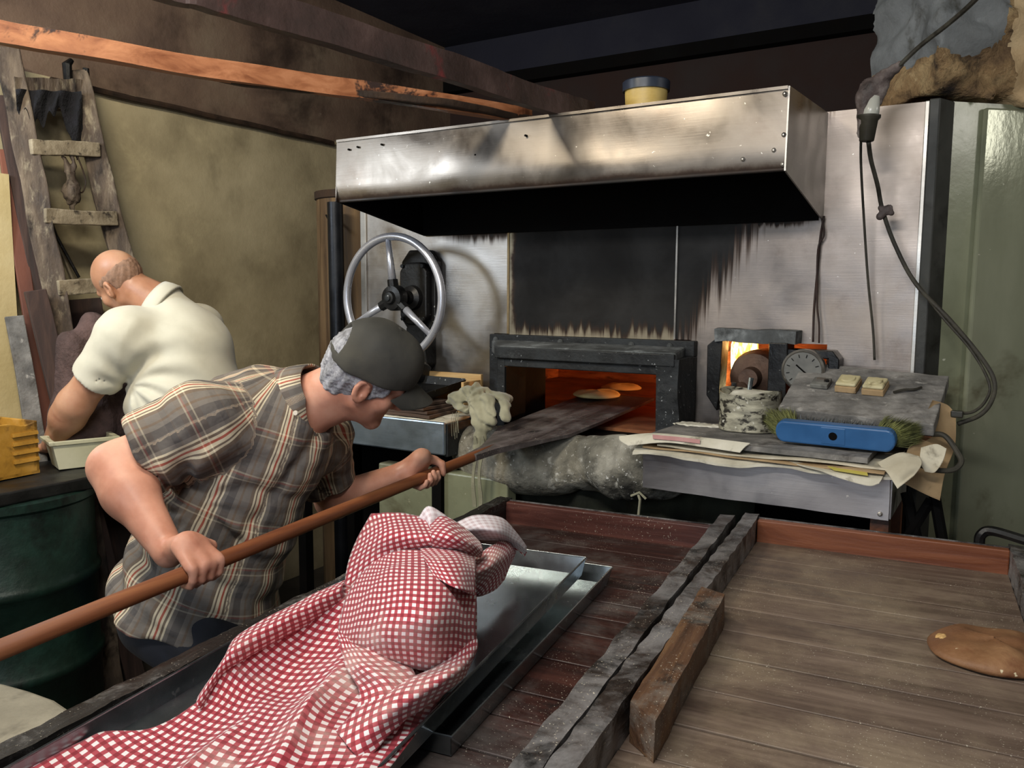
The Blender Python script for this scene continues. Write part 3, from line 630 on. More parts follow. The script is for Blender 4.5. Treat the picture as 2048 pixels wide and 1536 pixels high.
hfp = link('front_panel', vs, fs, 'hood_steel', hd, smooth='all')
MB().prism([(Rr, 2.2, 1.868), (Rr, 2.70, 1.780), (Rr, 2.70, 2.103), (Rr, 2.212, 2.080)], (.004, 0, 0)).build('side_panel', 'steel', hd)
MB().prism([(L, 2.2, 1.872), (L, 2.70, 1.785), (L, 2.70, 2.10), (L, 2.212, 2.084)], (-.004, 0, 0)).build('side_panel', 'hood_steel', hd)
MB().hexa([(L, 2.205, 2.076), (Rr, 2.205, 2.072), (Rr, 2.70, 2.098), (L, 2.70, 2.098), (L, 2.205, 2.084), (Rr, 2.205, 2.080), (Rr, 2.70, 2.104), (L, 2.70, 2.104)]).build('top_panel', 'hood_steel', hd)
b = MB(); b.mm((L+.004, 2.232, 1.878), (Rr-.004, 2.240, 2.06)); b.prism([(Rr-.008, 2.235, 1.868), (Rr-.008, 2.69, 1.79), (Rr-.008, 2.69, 2.06), (Rr-.008, 2.235, 2.06)], (.006, 0, 0)); b.prism([(L+.008, 2.235, 1.868), (L+.008, 2.69, 1.79), (L+.008, 2.69, 2.06), (L+.008, 2.235, 2.06)], (-.006, 0, 0))
b.mm((L, 2.235, 2.058), (Rr, 2.70, 2.066)); b.mm((L+.01, 2.685, 1.782), (Rr-.01, 2.697, 2.06)); b.build('black_lining', 'soot', hd)  # black liner just inside the hood panels
MB().mm((L, 2.212, 1.869), (Rr, 2.224, 1.880)).build('front_lip', 'hood_steel', hd, bevel=.003)
for (px, py) in ((697, 299), (715, 294), (763, 289), (951, 310), (1051, 271)):
    p = atY(px, py, 2.203); MB().lathe((p[0], 2.211, p[2]), [(.0035, 0), (.0035, -.010)], 8, (0, 1, 0)).build('rivet_hole', 'soot', hfp)
for (px, py) in ((1569, 187), (1567, 269), (1565, 328), (1547, 300), (1485, 318)):
    p = atY(px, py, 2.2); MB().lathe((p[0], 2.214, p[2]), [(.007, 0), (.006, -.012), (.002, -.015)], 10, (0, 1, 0)).build('rivet', 'steel', hfp)

# bucket on the hood
bk = empty('paint_bucket', (-1.03, 2.40, 2.09), 'small yellow bucket with grey smears standing on the hood', 'bucket')
bx, by = -1.005, 2.42
MB().lathe((bx, by, 2.09), [(.056, 0), (.060, .003), (.065, .085), (.060, .085), (.056, .006)], 32).build('body', 'bucket', bk, smooth=True)
MB().lathe((bx, by, 2.17), [(.067, -.006), (.071, -.006), (.072, .02), (.068, .024), (.062, .022), (.061, .0)], 32).build('rim', 'bucket_rim', bk, smooth=True)
tag(MB().tube([(-1.22, 2.5, 2.102), (-1.15, 2.45, 2.125), (-1.08, 2.5, 2.125), (-.9, 2.5, 2.13), (-.78, 2.52, 2.135)], .003, 6).build('wire', 'cable', smooth=True), 'thin loose wire lying on the hood behind the yellow bucket', 'wire')

# tank, stove pipe, hook left of the oven
tk = empty('storage_barrel', (-2.68, 2.85, 0), 'tall brown barrel with a dark rim standing left of the oven', 'barrel')
MB().lathe((-2.60, 2.88, .0), [(.165, 0), (.17, .02), (.17, 1.975)], 40).build('body', 'tank', tk, smooth=True)
MB().lathe((-2.60, 2.88, 1.965), [(.172, 0), (.178, .004), (.178, .035), (.165, .037)], 40).build('rim', 'pipe', tk, smooth=True)
tag(MB().tube([(-2.465, 2.62, 0), (-2.470, 2.62, 1.0), (-2.475, 2.62, 1.93)], .033, 16).build('stovepipe', 'stovepipe', smooth=True), 'dark metal pipe standing between the barrel and the oven edge', 'pipe')
tag(MB().tube([atY(652, 430, 2.66), atY(664, 452, 2.65), atY(673, 462, 2.645), atY(678, 452, 2.64), atY(676, 420, 2.64), atY(675, 390, 2.64)], .004, 6).tube([atY(670, 462, 2.645), atY(668, 560, 2.65), atY(666, 640, 2.65)], .006, 6).build('iron_hook', 'black_iron', smooth=True), 'bent black iron hook hanging in front of the brown barrel', 'hook')

# =================================================================== STEERING WHEEL
wc = V(-2.07, 2.50, 1.534); sw = empty('steering_wheel', wc, 'old three-spoke steering wheel painted silver mounted on the oven gearbox', 'steering wheel')
MB().tube([wc+.235*V(math.cos(a), 0, math.sin(a)) for a in np.linspace(0, 2*math.pi, 72, endpoint=False)], .0155, 14, close=True).build('rim', 'chrome', sw, smooth='all')
for a in (95, 208, 323):
    d = V(math.cos(R(a)), 0, math.sin(R(a))); MB().tube([wc+V(0, .01, 0)+d*.04, wc+d*.13+V(0, .004, 0), wc+d*.226], [.016, .0135, .011], 10).build('spoke', 'chrome', sw, smooth='all')
hub_ = MB().lathe(wc, [(.016, -.028), (.022, -.026), (.026, -.014), (.046, -.010), (.050, .0), (.050, .03), (.032, .045)], 28, (0, 1, 0)).build('hub', 'black_iron', sw, smooth=True)
MB().lathe(wc+V(0, -.028, 0), [(.010, -.001), (.012, -.006), (.008, -.008)], 16, (0, 1, 0)).build('hub_nut', 'iron', hub_, smooth=True)
for a in (95, 208, 323):
    d = V(math.cos(R(a)), 0, math.sin(R(a))); MB().tube([wc+V(0, .01, 0)+d*.03, wc+V(0, .008, 0)+d*.072], [.022, .020], 8).build('spoke_socket', 'black_iron', hub_, smooth=True)
MB().tube([wc+V(0, .03, 0), wc+V(.0, .14, 0)], .017, 14).build('shaft', 'black_iron', sw, smooth=True)
gb = empty('gearbox', (-2.06, 2.66, 1.25), 'black oily gearbox plate behind the steering wheel', 'gearbox')
def octo(cx, cz, rx, rz, ya, yb): 
    q = .55; pts = [(cx+rx*q, cz+rz), (cx+rx, cz+rz*(.72)), (cx+rx, cz-rz*.72), (cx+rx*q, cz-rz), (cx-rx*q, cz-rz), (cx-rx, cz-rz*.72), (cx-rx, cz+rz*.72), (cx-rx*q, cz+rz)]
    return MB().prism([(x, ya, z) for x, z in pts], (0, yb-ya, 0))
octo(-2.065, 1.56, .085, .165, 2.655, 2.70).build('plate', 'black_iron', gb, bevel=.006)
gcov = octo(-2.065, 1.55, .068, .125, 2.62, 2.66).build('cover', 'black_iron', gb, bevel=.008)
MB().lathe((-2.065, 2.62, 1.535), [(.05, 0), (.046, -.02), (.028, -.03), (.026, -.05)], 24, (0, 1, 0)).build('bearing', 'black_iron', gb, smooth=True)
octo(-2.06, 1.34, .05, .10, 2.63, 2.70).build('bracket', 'black_iron', gb, bevel=.006)
MB().lathe((-2.065, 2.57, 1.205), [(.085, 0), (.09, .012), (.09, .07), (.07, .085), (.055, .14)], 32, (0, .35, 1)).build('flange', 'black_iron', gb, smooth=True)
for (dx, dz) in ((-.05, .11), (.05, .11), (-.05, -.10), (.05, -.10)): MB().lathe((-2.065+dx, 2.622, 1.55+dz), [(.009, 0), (.008, -.010)], 6, (0, 1, 0)).build('bolt', 'iron', gcov)

# =================================================================== COUNTERS
lc = empty('side_counter', (-2.0, 2.47, 0), 'blue-grey sheet steel counter left of the oven mouth', 'counter')
MB().mm((-2.42, 2.26, .997), (-1.652, 2.275, 1.112)).build('front_apron', 'counter_blue', lc, bevel=.005)
MB().mm((-2.42, 2.275, 1.085), (-1.66, 2.66, 1.105)).build('top', 'counter_blue', lc, bevel=.003)
MB().mm((-1.665, 2.276, .99), (-1.648, 2.66, 1.104)).build('side_apron', 'iron', lc, bevel=.003)
for x in (-2.36, -1.70):
    for y in (2.30, 2.58): MB().mm((x-.02, y-.02, 0), (x+.02, y+.02, 1.085)).build('leg', 'soot', lc)
rc = empty('side_counter', (-.58, 2.45, 0), 'grey sheet steel counter under the tin can and the blue broom', 'counter')
vs, fs = grid_box((-.915, 2.24, .985), (-.250, 2.256, 1.100), .03); rap = link('front_apron', wobble(vs, .0012, 9, 8), fs, 'counter_steel', rc)
MB().mm((-.91, 2.256, 1.075), (-.255, 2.60, 1.098)).build('top', 'counter_steel', rc)
MB().mm((-.258, 2.256, .985), (-.245, 2.60, 1.098)).build('side_apron', 'counter_steel', rc); MB().mm((-.915, 2.256, .985), (-.903, 2.60, 1.098)).build('side_apron', 'counter_steel', rc)
for x, y in ((-.272, 2.29), (-.272, 2.56), (-.89, 2.56)):
    MB().mm((x-.022, y-.022, 0), (x+.022, y+.022, 1.075)).build('leg', 'brown_box', rc)
MB().lathe((-.268, 2.238, 1.0), [(.006, .004), (.006, -.004), (.003, -.006)], 10, (0, 1, 0)).build('rivet', 'steel', rap)
# marks drawn on the counter front
b = MB(); q = atY(1337, 905, 2.238); b.tube([q+V(.0, 0, .012), q+V(-.004, 0, 0), q+V(.004, 0, -.010), q+V(.012, 0, -.008)], .0025, 5); q = atY(1370, 905, 2.238); b.tube([q+V(0, 0, .008), q+V(.002, 0, -.008)], .0022, 5)
b.build('ink_mark', 'bucket_rim', rap)

# padded sill between the counters (floury cloth bolster)
def f_bol(P):
    d = smin(sd_cap(P, (-1.64, 2.43, 1.0), (-.92, 2.41, 1.005), .085, .092), sd_cap(P, (-1.6, 2.50, .995), (-.95, 2.50, .995), .07, .07), .05)
    d = smin(d, sd_ell(P, (-1.42, 2.39, .965), (.26, .10, .095)), .04); d = smin(d, sd_ell(P, (-1.03, 2.36, 1.01), (.14, .10, .10)), .03)
    d = d+.010*np.exp(-((P[:, 0]+1.20)/.012)**2)+.012*np.exp(-((P[:, 0]+1.015)/.010)**2)+.008*np.exp(-((P[:, 0]+1.55+.3*(P[:, 2]-1))/.014)**2)
    return (d+.0035*ripple(P, 4, 26))*.8
vs, fs = surf(f_bol, (-1.82, 2.2, .78), (-.78, 2.66, 1.14), .011)
tag(link('padded_bolster', vs, fs, 'flour_cloth', smooth='all', origin=(-1.28, 2.45, .85)), 'lumpy bolster in floury grimy cloth below the oven mouth', 'bolster')
# dark cloth hanging below
vs = []; NX, NZ = 60, 24
for j in range(NZ+1):
    for i in range(NX+1):
        s = i/NX; t = j/NZ; x = -1.60+.95*s; sag = .05*math.sin(s*math.pi*2.5)**2
        vs.append((x, 2.47+.022*math.sin(s*26+2*t)+.012*math.sin(s*57+t*5)-.06*t*(1-t)*4*.5, .955-t*(.52+sag)))
fs = grid_faces(NZ+1, NX+1); k0 = len(vs); vs += [(x, y+.006, z) for x, y, z in vs]; fs += [tuple(i+k0 for i in f[::-1]) for f in grid_faces(NZ+1, NX+1)]
tag(link('hanging_cloth', vs, fs, 'dark_cloth', smooth='all'), 'dark green-black cloth hanging below the floury bolster', 'cloth')
# pale panel low between man and tray
tag(MB().mm((-1.98, 2.30, .18), (-1.42, 2.36, .93)).build('lower_panel', 'green_paint', bevel=.006), 'pale grey-green board standing under the left counter', 'board')
tag(MB().tube([atY(1275, 985, 2.30), atY(1280, 1000, 2.28), atY(1277, 1030, 2.28)], .004, 6).tube([atY(1262, 992, 2.29), atY(1279, 985, 2.29), atY(1292, 998, 2.29)], .004, 6).build('string_tuft', 'rag', smooth=True), 'frayed string tuft hanging from the bolster end', 'string')

# =================================================================== WOODEN TRAYS ON BENCHES
def tray(name, O, rot, W, Lg, zt, bed, mats_, lab, blab, railw=.038, seed=1, npl=11):
    c, s = math.cos(R(rot)), math.sin(R(rot)); ux = V(c, s, 0); uy = V(-s, c, 0); O = np.array(O, float)
    def T(p): p = np.asarray(p, float); return O+p[:, :1]*ux+p[:, 1:2]*uy+p[:, 2:3]*V(0, 0, 1)
    cen = O+ux*W/2-uy*Lg/2; root = empty(name, (cen[0], cen[1], bed-.02), lab, 'tray')
    def rail(nm, a, b, m, amp=.003, sd=0):
        vs, fs = grid_box(a, b, .012); d = wobble(vs*V(0, 1, 0), amp*.32, 6, sd)-vs*V(0, 1, 0); e = wobble(vs, amp*.35, 45, sd+9)-vs; vs = vs+d*V(.5, 0, .6)+e
        link(nm, T(vs), fs, m, root, smooth=True)
    rail('side_rail', (-railw, -Lg, bed-.02), (0, .03, zt), mats_[3] or mats_[0], .004, seed); rail('side_rail', (W, -Lg, bed-.02), (W+railw, .12 if mats_[4] else .03, zt), mats_[0], .0045, seed+1)
    vs, fs = grid_box((0, -.012, bed-.02), (W, .012, zt-.004), .03); link('end_rail', T(vs), fs, mats_[1], root, bevel=.003)
    vs, fs = grid_box((0, .0115, bed), (W, .016, zt-.002), .03); link('end_rail_edge', T(vs), fs, 'rail_dark', root)
    rail('end_rail', (0, -Lg, bed-.02), (W, -Lg+.025, zt-.01), mats_[0], .002, seed+2)
    b = MB(); y = -.012; rs = np.random.RandomState(seed)
    while y > -Lg:
        wd = .085+.07*rs.rand(); y2 = max(-Lg, y-wd); dz = .002*rs.rand(); g = .0052
        vs, fs = grid_box((0, y2+g, bed-.016), (W, y, bed-dz), .1); b.add(T(vs), fs); y = y2
    b.build('plank_bed', mats_[2], root, bevel=.0012, seg=1)
    vs, fs = grid_box((.002, -Lg+.01, bed-.021), (W-.002, -.012, bed-.0165), .4); link('bed_backing', T(vs), fs, 'flour_joint' if mats_[4] else 'soot', root)
    # bench
    br = empty('bench', (cen[0], cen[1], 0), blab, 'bench')
    vs, fs = grid_box((.02, -Lg+.05, bed-.065), (W-.02, -.05, bed-.022), .4); link('top', T(vs), fs, 'bench', br, bevel=.004)
    for x in (.05, W-.05):
        for y in (-.12, -Lg+.12):
            vs, fs = grid_box((x-.03, y-.03, 0), (x+.03, y+.03, bed-.065), 1); link('leg', T(vs), fs, 'bench', br, bevel=.003)
    for y in (-.12, -Lg+.12):
        vs, fs = grid_box((.08, y-.015, .25), (W-.08, y+.015, .31), 1); link('stretcher', T(vs), fs, 'bench', br, bevel=.003)
    return root, T
t1, T1 = tray('wooden_tray', (-1.225, 1.985, 0), 6.2, .585, 1.78, .960, .897, ('rail_dark', 'tray_red', 'tray_dark', 'rail_black', True), 'dark wooden baking tray holding the metal pans and gingham cloth', 'low dark bench under the tray with the gingham cloth', seed=3)
t2, T2 = tray('wooden_tray', (-.555, 2.165, 0), 5.3, .575, 1.75, .965, .905, ('rail_dark', 'tray_orange', 'tray_grey', None, False), 'wide floury plank tray with the brown bread on it', 'low dark bench under the floury plank tray', seed=8)
# block against the rail
q = [atZ(1405, 1172, .968), atZ(1452, 1188, .968), atZ(1312, 1440, .968), atZ(1262, 1400, .968)]
def lerp(a, b, t): return a+(b-a)*t
vs = []; fs = []; NL = 26; NW = 5; NH = 6
A0, B0, B1, A1 = q
vs, fs = grid_box((0, 0, 0), (1, .22, .35), .034)
P = []
for x, y, z in vs:
    s = x; t = y/.22; k = z/.35; a = lerp(A0, A1, s); b_ = lerp(B0, B1, s); p = lerp(a, b_, t); P.append(V(p[0], p[1], .905+(.968-.905)*k))
tag(link('wood_block', wobble(wobble(np.array(P), .0010, 9, 5), .0005, 60, 6), fs, 'rail_brown', smooth=True), 'worn wooden block lying along the rail inside the floury tray', 'block')
b_c = atZ(1985, 1310, .906)
bread('bread_loaf', (b_c[0], b_c[1], .906), .106, .030, 'bread', 4, 'brown flat bread lying on the floury plank tray')
lb = empty('bread_piece', atZ(1883, 1290, .906), 'small torn pale end of bread touching the brown bread', 'bread')
c_ = atZ(1886, 1283, .918)
vs, fs = surf(lambda P: (sd_ell(P, c_, (.014, .018, .012))+.002*ripple(P, 3, 160))*.7, c_-.03, c_+.03, .0025); link('crumb', vs, fs, 'crumb', lb, smooth='all')

# metal pans
def pan(FR, d, W, Lg, zf, h, lab):
    d = nrm((d[0], d[1], 0)); l = V(d[1], -d[0], 0)  # left direction
    if l[0] > 0: l = -l
    FR = V(FR[0], FR[1], 0); cen = FR+l*W/2+d*Lg/2; r = empty('baking_pan', (cen[0], cen[1], zf), lab, 'pan', None)
    c = [FR, FR+l*W, FR+l*W+d*Lg, FR+d*Lg]; ins = [cen+(p-cen)*(1-.010/np.linalg.norm(p-cen)*1.4) for p in c]
    fl = [p+V(0, 0, zf) for p in ins]; top = [p+V(0, 0, zf+h) for p in c]
    b = MB(); b.slab([fl[3], fl[2], fl[1], fl[0]], .0018, (0, 0, 1)); b.build('base', 'galv', r)
    for i in range(4):
        j = (i+1) % 4; inw = nrm(cen-(c[i]+c[j])/2)*.0018
        MB().hexa([fl[i], fl[j], fl[j]+inw, fl[i]+inw, top[i], top[j], top[j]+inw, top[i]+inw]).build('wall', 'galv', r)
    MB().tube(top, .0024, 8, close=True).build('rim_wire', 'galv', r, smooth=True)
    return r
pan((-.751, 1.672), (.141, -.990), .42, .79, .900, .034, 'lower dull metal baking pan showing beneath the larger pan')
pan((-.784, 1.603), (.166, -.986), .42, 1.10, .936, .034, 'upper long metal baking pan with the gingham cloth heaped on it')

# gingham cloth
cloth_v = []; cloth_f = []; cloth_uv = []; cloth_m = []
def cpatch(rows, nu, nv, rotd, mi=0, amp=.004, seed=0, uoff=(0, 0), fold=None, per=.0166):
    G = patch([[atZ(*p[:2], p[2]) for p in r] for r in rows], nu, nv); h, w_ = G.shape[:2]
    du = np.linalg.norm(np.diff(G, axis=1), axis=2); U = np.concatenate([np.zeros((h, 1)), np.cumsum(du, 1)], 1)
    dv = np.linalg.norm(np.diff(G, axis=0), axis=2); Vv = np.concatenate([np.zeros((1, w_)), np.cumsum(dv, 0)], 0)
    U = U-U[:, w_//2:w_//2+1]; Vv = Vv-Vv[h//2:h//2+1]; U = .5*U+.5*(np.linspace(-.5, .5, w_)[None]*np.mean(du.sum(1))); Vv = .5*Vv+.5*(np.linspace(-.5, .5, h)[:, None]*np.mean(dv.sum(0)))
    rs = np.random.RandomState(seed); X = G.reshape(-1, 3).copy(); st = np.linspace(0, 1, w_)[None].repeat(h, 0).ravel(); tt = np.linspace(0, 1, h)[:, None].repeat(w_, 1).ravel()
    d = np.zeros(len(X))
    for o in range(5):
        a = rs.rand()*math.pi; k = V(math.cos(a), math.sin(a))*(18*1.6**o); q = X[:, :2] @ k+rs.rand()*6.28; d += np.sin(q+1.2*np.sin(q*.37+o))/(1.5**o)
    if fold is not None: d = d*.5+fold(st, tt)*2.2
    X[:, 2] += amp*d
    a = R(rotd); uu = U.ravel(); vv = Vv.ravel(); c, s = math.cos(a), math.sin(a)
    uv = np.stack([c*uu-s*vv, s*uu+c*vv], 1)/per+np.array(uoff); off = len(cloth_v)
    cloth_v.extend(X.tolist()); cloth_uv.extend(uv.tolist()); fs = grid_faces(h, w_, off); cloth_f.extend([f[::-1] for f in fs]); cloth_m.extend([mi]*len(fs))
zb = .952
def foldA(s, t):
    r = (s*3.6-t*1.3+.22*np.sin(t*6+s*3)) % 1; return (1-np.abs(r-.5)*4*.5)**2*2.2*np.clip((s-.22)*2.5, 0, 1)*(.55+.45*np.sin(s*9+t*5))
cpatch([[(684, 1168, 1.0), (760, 1190, 1.0), (860, 1230, .99), (948, 1255, .975)],
        [(590, 1220, 1.0), (672, 1250, .970), (800, 1300, 1.0), (944, 1308, .975)],
        [(492, 1272, 1.0), (600, 1322, zb), (740, 1350, .985), (886, 1392, .965)],
        [(455, 1322, .985), (530, 1382, zb), (660, 1400, .975), (850, 1440, .965)],
        [(402, 1398, .96), (470, 1442, zb), (600, 1460, .98), (822, 1480, .965)],
        [(310, 1458, .955), (380, 1500, zb), (560, 1520, .985), (785, 1528, .965)],
        [(190, 1470, .955), (300, 1560, zb), (480, 1590, .98), (735, 1600, .975)],
        [(40, 1545, .955), (150, 1640, zb), (400, 1680, .975), (690, 1690, .975)]], 22, 14, 8, amp=.0055, seed=2, fold=foldA)
# folds lying below the pillow
cpatch([[(948, 1262, 1.0), (900, 1312, 1.01), (820, 1352, 1.01), (740, 1400, .995), (672, 1470, .975)],
        [(955, 1290, 1.0), (915, 1338, 1.025), (842, 1378, 1.03), (765, 1428, 1.01), (700, 1500, .98)],
        [(944, 1322, .975), (918, 1362, .99), (860, 1402, .99), (790, 1455, .985), (730, 1530, .965)]], 12, 9, 30, amp=.003, seed=23)
cpatch([[(676, 1262, 1.0), (690, 1320, 1.01), (720, 1380, .995), (700, 1450, .975)],
        [(720, 1290, 1.02), (745, 1330, 1.03), (770, 1380, 1.01), (740, 1460, .985)],
        [(800, 1310, 1.01), (830, 1350, 1.005), (830, 1400, .99), (790, 1470, .97)]], 12, 9, -20, amp=.0035, seed=25, uoff=(.1, .6))
# rolled left border
cpatch([[(690, 1158, 1.01), (686, 1172, 1.015), (690, 1190, 1.0), (700, 1204, .975)],
        [(585, 1208, 1.005), (584, 1226, 1.015), (592, 1244, 1.0), (606, 1258, .97)],
        [(480, 1268, .995), (478, 1290, 1.01), (490, 1312, .99), (500, 1322, .96)],
        [(446, 1320, .975), (440, 1332, .99), (440, 1350, .98), (446, 1362, .955)],
        [(395, 1395, .965), (393, 1405, .97), (398, 1415, .965), (404, 1422, .955)]], 7, 12, -14, amp=.0012, seed=5, uoff=(.3, .2))
# pillow
cpatch([[(748, 1118, 1.05), (800, 1098, 1.085), (880, 1098, 1.09), (946, 1112, 1.07)],
        [(706, 1165, 1.03), (782, 1150, 1.10), (880, 1158, 1.11), (952, 1178, 1.06)],
        [(682, 1225, 1.0), (770, 1215, 1.09), (870, 1225, 1.10), (954, 1240, 1.03)],
        [(676, 1270, .975), (760, 1275, 1.055), (860, 1288, 1.055), (950, 1298, .99)],
        [(686, 1312, .985), (770, 1330, 1.0), (850, 1344, 1.0), (925, 1348, .97)]], 16, 12, 4, amp=.0018, seed=7)
cpatch([[(742, 1028, 1.10), (790, 1023, 1.12), (830, 1029, 1.12), (864, 1037, 1.12)],
        [(714, 1075, 1.06), (770, 1065, 1.11), (820, 1070, 1.12), (866, 1080, 1.12)],
        [(696, 1122, 1.02), (750, 1112, 1.06), (810, 1108, 1.075), (868, 1106, 1.08)],
        [(687, 1178, .98), (730, 1165, 1.0), (800, 1150, 1.02), (870, 1140, 1.03)]], 12, 12, 22, amp=.002, seed=9)
cpatch([[(858, 1042, 1.12), (890, 1030, 1.135), (932, 1056, 1.115), (962, 1086, 1.08)],
        [(862, 1070, 1.135), (900, 1068, 1.145), (942, 1084, 1.12), (966, 1100, 1.085)],
        [(866, 1102, 1.09), (900, 1104, 1.10), (940, 1108, 1.09), (962, 1116, 1.06)]], 12, 12, -32, amp=.0015, seed=11)
cpatch([[(840, 1096, 1.095), (880, 1094, 1.105), (915, 1097, 1.105), (950, 1106, 1.08)],
        [(850, 1120, 1.12), (885, 1125, 1.13), (920, 1130, 1.12), (952, 1140, 1.085)],
        [(866, 1150, 1.115), (895, 1165, 1.12), (925, 1178, 1.11), (950, 1190, 1.07)]], 9, 9, 12, amp=.001, seed=14, uoff=(.4, .1))
cpatch([[(948, 1114, 1.05), (985, 1088, 1.06), (1012, 1074, 1.04), (1030, 1084, 1.0)],
        [(946, 1142, 1.055), (985, 1125, 1.06), (1015, 1110, 1.035), (1032, 1106, .99)],
        [(946, 1170, 1.015), (980, 1155, 1.015), (1005, 1145, .995), (1020, 1136, .975)],
        [(948, 1193, .97), (967, 1190, .97), (990, 1178, .968), (1010, 1160, .965)]], 10, 9, -38, amp=.003, seed=15)
cpatch([[(908, 1046, 1.09), (950, 1030, 1.105), (1000, 1034, 1.09), (1030, 1062, 1.05), (1054, 1093, 1.0)],
        [(935, 1062, 1.085), (965, 1056, 1.10), (1000, 1062, 1.09), (1025, 1078, 1.05), (1053, 1101, 1.0)],
        [(955, 1080, 1.05), (975, 1080, 1.06), (1000, 1082, 1.05), (1020, 1090, 1.02), (1050, 1110, .985)]], 8, 8, 12, mi=1, amp=.0015, seed=17)
cpatch([[(836, 1036, 1.12), (857, 1012, 1.145), (895, 1032, 1.125)], [(845, 1040, 1.12), (860, 1030, 1.135), (885, 1036, 1.125)], [(852, 1046, 1.11), (861, 1060, 1.12), (872, 1046, 1.115)]], 6, 5, 12, mi=1, amp=0, seed=18)
cpatch([[(1000, 1083, 1.03), (1030, 1092, 1.01), (1054, 1104, .99)], [(1005, 1092, 1.02), (1032, 1100, 1.0), (1050, 1112, .985)]], 8, 5, 12, amp=0, seed=19)
cl = link('gingham_cloth', cloth_v, cloth_f, None, smooth='all', uv=cloth_uv, mats=['gingham', 'gingham_back'], fmat=cloth_m)
so = cl.modifiers.new('thick', 'SOLIDIFY'); so.thickness = .0015; so.offset = -1
tag(cl, 'red and white gingham cloth heaped along the metal pans', 'cloth')

# =================================================================== PEEL
pA = atZ(1210, 806, 1.125); pB = atZ(845, 955, 1.058); pd = nrm(pA-pB)
def pp(Y): return pB+(pA-pB)*((Y-pB[1])/(pA[1]-pB[1]))
side = nrm(np.cross(pd, (0, 0, 1))); nup = np.cross(side, pd)
pl = empty('bread_peel', pp(1.8), 'long wooden peel with a dark blade pushed into the oven mouth', 'peel')
MB().tube([pp(Y) for Y in (.45, .9, 1.3, 1.7, 2.0, 2.12)], [.0165, .0165, .016, .0155, .015, .013], 14).build('handle', 'handle', pl, smooth='all')
b = MB(); prof = [(1.98, .018), (2.08, .03), (2.18, .065), (2.28, .105), (2.36, .135), (2.6, .145), (3.10, .15)]
vs = []; 
for Y, hw in prof:
    c = pp(Y); th = .013 if Y < 2.2 else .008
    for sx in (-1, -.5, 0, .5, 1):
        vs.append(c+side*hw*sx+nup*(th*(1-.25*abs(sx))))
    for sx in (1, .5, 0, -.5, -1): vs.append(c+side*hw*sx-nup*(th*.6))
nn = 10; fs = []
for i in range(len(prof)-1):
    for k in range(nn): fs.append((i*nn+k, i*nn+(k+1) % nn, (i+1)*nn+(k+1) % nn, (i+1)*nn+k))
fs += [tuple(range(nn))[::-1], tuple((len(prof)-1)*nn+k for k in range(nn))]
b.add(vs, fs); b.build('blade', 'blade', pl, smooth=True)

# =================================================================== OVERHEAD PLANKS
def board_along(name, pts, wid, thick, upv, m, lab=None, parent=None, seed=0, cat='plank'):
    """worn board following a 3D path"""
    P = catmull(pts, 8); n = len(P); vs = []; k = 4
    sec = [(-.5, -.5), (.5, -.5), (.5, .5), (-.5, .5)]
    for i, p in enumerate(P):
        t = nrm(P[min(i+1, n-1)]-P[max(i-1, 0)]); sd = nrm(np.cross(t, upv)); u = np.cross(sd, t)
        for a, c in sec: vs.append(p+sd*a*thick+u*c*wid)
    fs = [(i*4+j, i*4+(j+1) % 4, (i+1)*4+(j+1) % 4, (i+1)*4+j) for i in range(n-1) for j in range(4)]+[(3, 2, 1, 0), tuple((n-1)*4+j for j in range(4))]
    o = link(name, wobble(vs, .003, 7, seed), fs, m, parent, bevel=.004)
    return tag(o, lab, cat) if lab else o
def plank_px(pts, z, k=0):
    P = [atZ(x, y, z) for x, y in pts]
    return P+([P[-1]+nrm(P[-1]-P[-3])*k*.5, P[-1]+nrm(P[-1]-P[-3])*k] if k else [])
board_along('storage_plank', plank_px([(1056, 233), (1000, 222), (700, 180), (350, 125), (0, 68), (-140, 44)], 2.106, 1.6), .046, .03, (0, 0, 1), 'plank_orange', 'long orange-brown plank overhead, lower one of the two planks ending on the hood', seed=2)
board_along('storage_plank', plank_px([(1186, 226), (1130, 212), (1020, 180), (850, 118), (600, 42), (400, -22), (250, -60)], 2.112, 1.8), .066, .03, (0, 0, 1), 'plank_red', 'long peeling dull red plank overhead, upper one of the two planks ending on the hood', seed=5)
board_along('underside_band', plank_px([(1064, 240), (900, 212), (700, 188), (520, 163), (440, 150)], 2.095), .022, .03, (0, 0, 1), 'pipe', 'added dark lath under the orange-brown overhead plank', seed=6, cat='band')  # dark piece added to stand for the orange plank's dark underside

